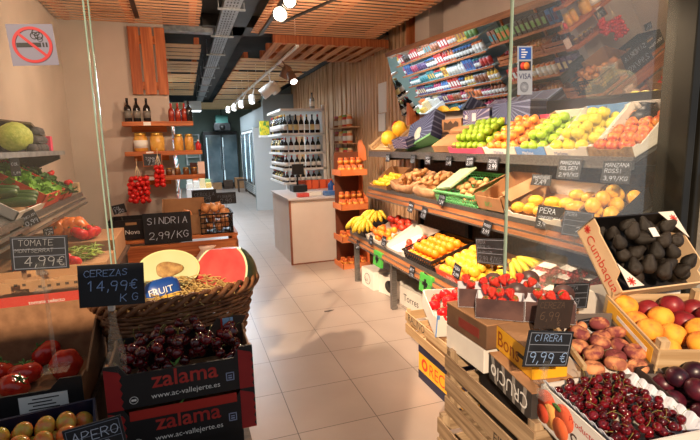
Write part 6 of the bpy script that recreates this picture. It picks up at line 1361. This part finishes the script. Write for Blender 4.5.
# --- signs
INKB = mat('pale_blue_chalk', (140, 170, 214), rough=.9)
chalk_sign(*frame_px((520, 330), (565.5, 331.5), (522.5, 367), at_y, 1.08), (('CIRERA', .14, .72, .18), ('9,99 €', .1, .12, .3)), 'black ruled chalk sign reading Cirera 9,99 euro before the mustard carton', ink=INKB, clip_len=.05, stroke=1.1)
chalk_sign(*frame_px((535, 299.5), (571, 300), (534, 329), at_y, 1.33), (('CEREZA', .06, .72, .2), ('6,99', .1, .3, .28), ('€', .6, .1, .2)), 'dark faded chalk sign reading Cereza 6,99 behind the Cirera sign', grid=False, clip=False, ink=flat((96, 78, 66), .9), board=mat('brown_board', (40, 32, 30), (50, 40, 36), rough=.6))
chalk_sign(*frame_px((550.5, 284), (586.5, 283), (551.5, 310), at_y, 1.52), (('TORETA', .2, .74, .15), ('2,49', .3, .14, .26)), 'dark ruled chalk sign in front of the raspberry punnets', ink=M['chalk_dim'], clip=True)
p = at_y(545, 383, 1.05); t = thing('clear_sign_stand', 'clear plastic clip stand holding the Cirera sign over the carton side', 'sign stand', TR(p.x, p.y, p.z-.02)); part('pole', MB().cyl((0, 0, 0), (.0, .0, .06), .006), M['clear'], t); part('clamp', MB().bb((-.016, -.016, -.03), (.016, .016, 0), bev=.003), M['clear'], t)
# --- avocados in a tilted carton
F = TR(1.545, 1.375, .985) @ RZ(-4) @ RX(50); W, D, H = .41, .31, .115
KR = mat('kraft_white_carton', (222, 190, 150), (212, 178, 138), scale=6, rough=.7)
t = open_box(F, W, D, H*.55, H, 'kraft carton with red script lettering propped up steeply, full of avocados', KR, M['black_card'], hs=(H, H), back=M['black_card'])
part('white_corner', MB().prism([(0, 0), (.07, 0), (0, .10)], H+.0005, H+.002, TR(.0, .0, 0)).prism([(W, D), (W-.08, D), (W, D-.13)], H+.0005, H+.002), M['white_card'], t)
b = MB(); print_text(b, 'Cumbaqua', .058, Tl(-.0007, .03, .26)); part('printed_lettering', b, flat((206, 70, 50)), t)
for k, Tm in enumerate((Tl(-.0007, .06, .285), TR(.022, .022, H+.0021), TR(W-.022, D-.035, H+.0021))):
    b = MB()
    for q in range(4): b.bb((-.018, -.003, 0), (.018, .003, .0006), Tm @ RZ(45*q))
    part('printed_star', b, flat((206, 60, 46)), t)
random.seed(77)
n = 0
pts = heap(F, .008, W-.008, .008, D-.008, .02, .0315, 'avocado', 'dark avocado in the kraft carton propped against the shopfront', 'avocados in the propped carton', 70, 1.35, tries=160)
fruit('avocado', F @ Vector((.17, .19, .128)), .033, 'avocado with a white paper sticker on top of the others', None, RZ(20) @ RX(85)); one('paper_sticker', MB().bb((-.016, -.02, 0), (.016, .02, .001)), M['paper'], 'white paper sticker in the middle of the avocados', 'sticker', F @ TR(.18, .19, .176))
t = thing('white_carton', 'white carton with dark red script under the propped avocado carton', 'box', TR(1.60, 1.41, .802) @ RZ(-3)); part('body', MB().bb((0, 0, 0), (.36, .18, .165), bev=.003), M['white_card'], t)
b = MB(); print_text(b, 'melocotones', .05, Matrix(((1, 0, 0, .11), (0, 0, -1, -.0006), (0, 1, 0, .115), (0, 0, 0, 1)))); ring(b, .012, .018, Matrix(((1, 0, 0, .045), (0, 0, -1, -.0004), (0, 1, 0, .13), (0, 0, 0, 1))), 20, .0003); ring(b, .012, .018, Matrix(((1, 0, 0, .07), (0, 0, -1, -.0004), (0, 1, 0, .13), (0, 0, 0, 1))), 20, .0003); part('printed_script', b, flat((150, 40, 44)), t)
chalk_sign(*frame_px((612, 303), (634, 301), (613, 318), at_y, 1.36), (('AGUACATE', .06, .5, .2), ('5,99', .3, .1, .3)), 'small dark chalk tag under the avocado carton corner', grid=False, clip=False)

p = at_z(329, 311, 0); one('floor_scrap', MB().prism([(-.05, -.012), (-.01, -.022), (.03, -.006), (.055, .008), (.02, .016), (-.02, .010), (-.045, .012)], .0, .003), flat((70, 58, 52)), 'small dark torn scrap lying on the aisle tiles', 'scrap', TR(p.x, p.y, .0005))
bpy.context.view_layer.update()
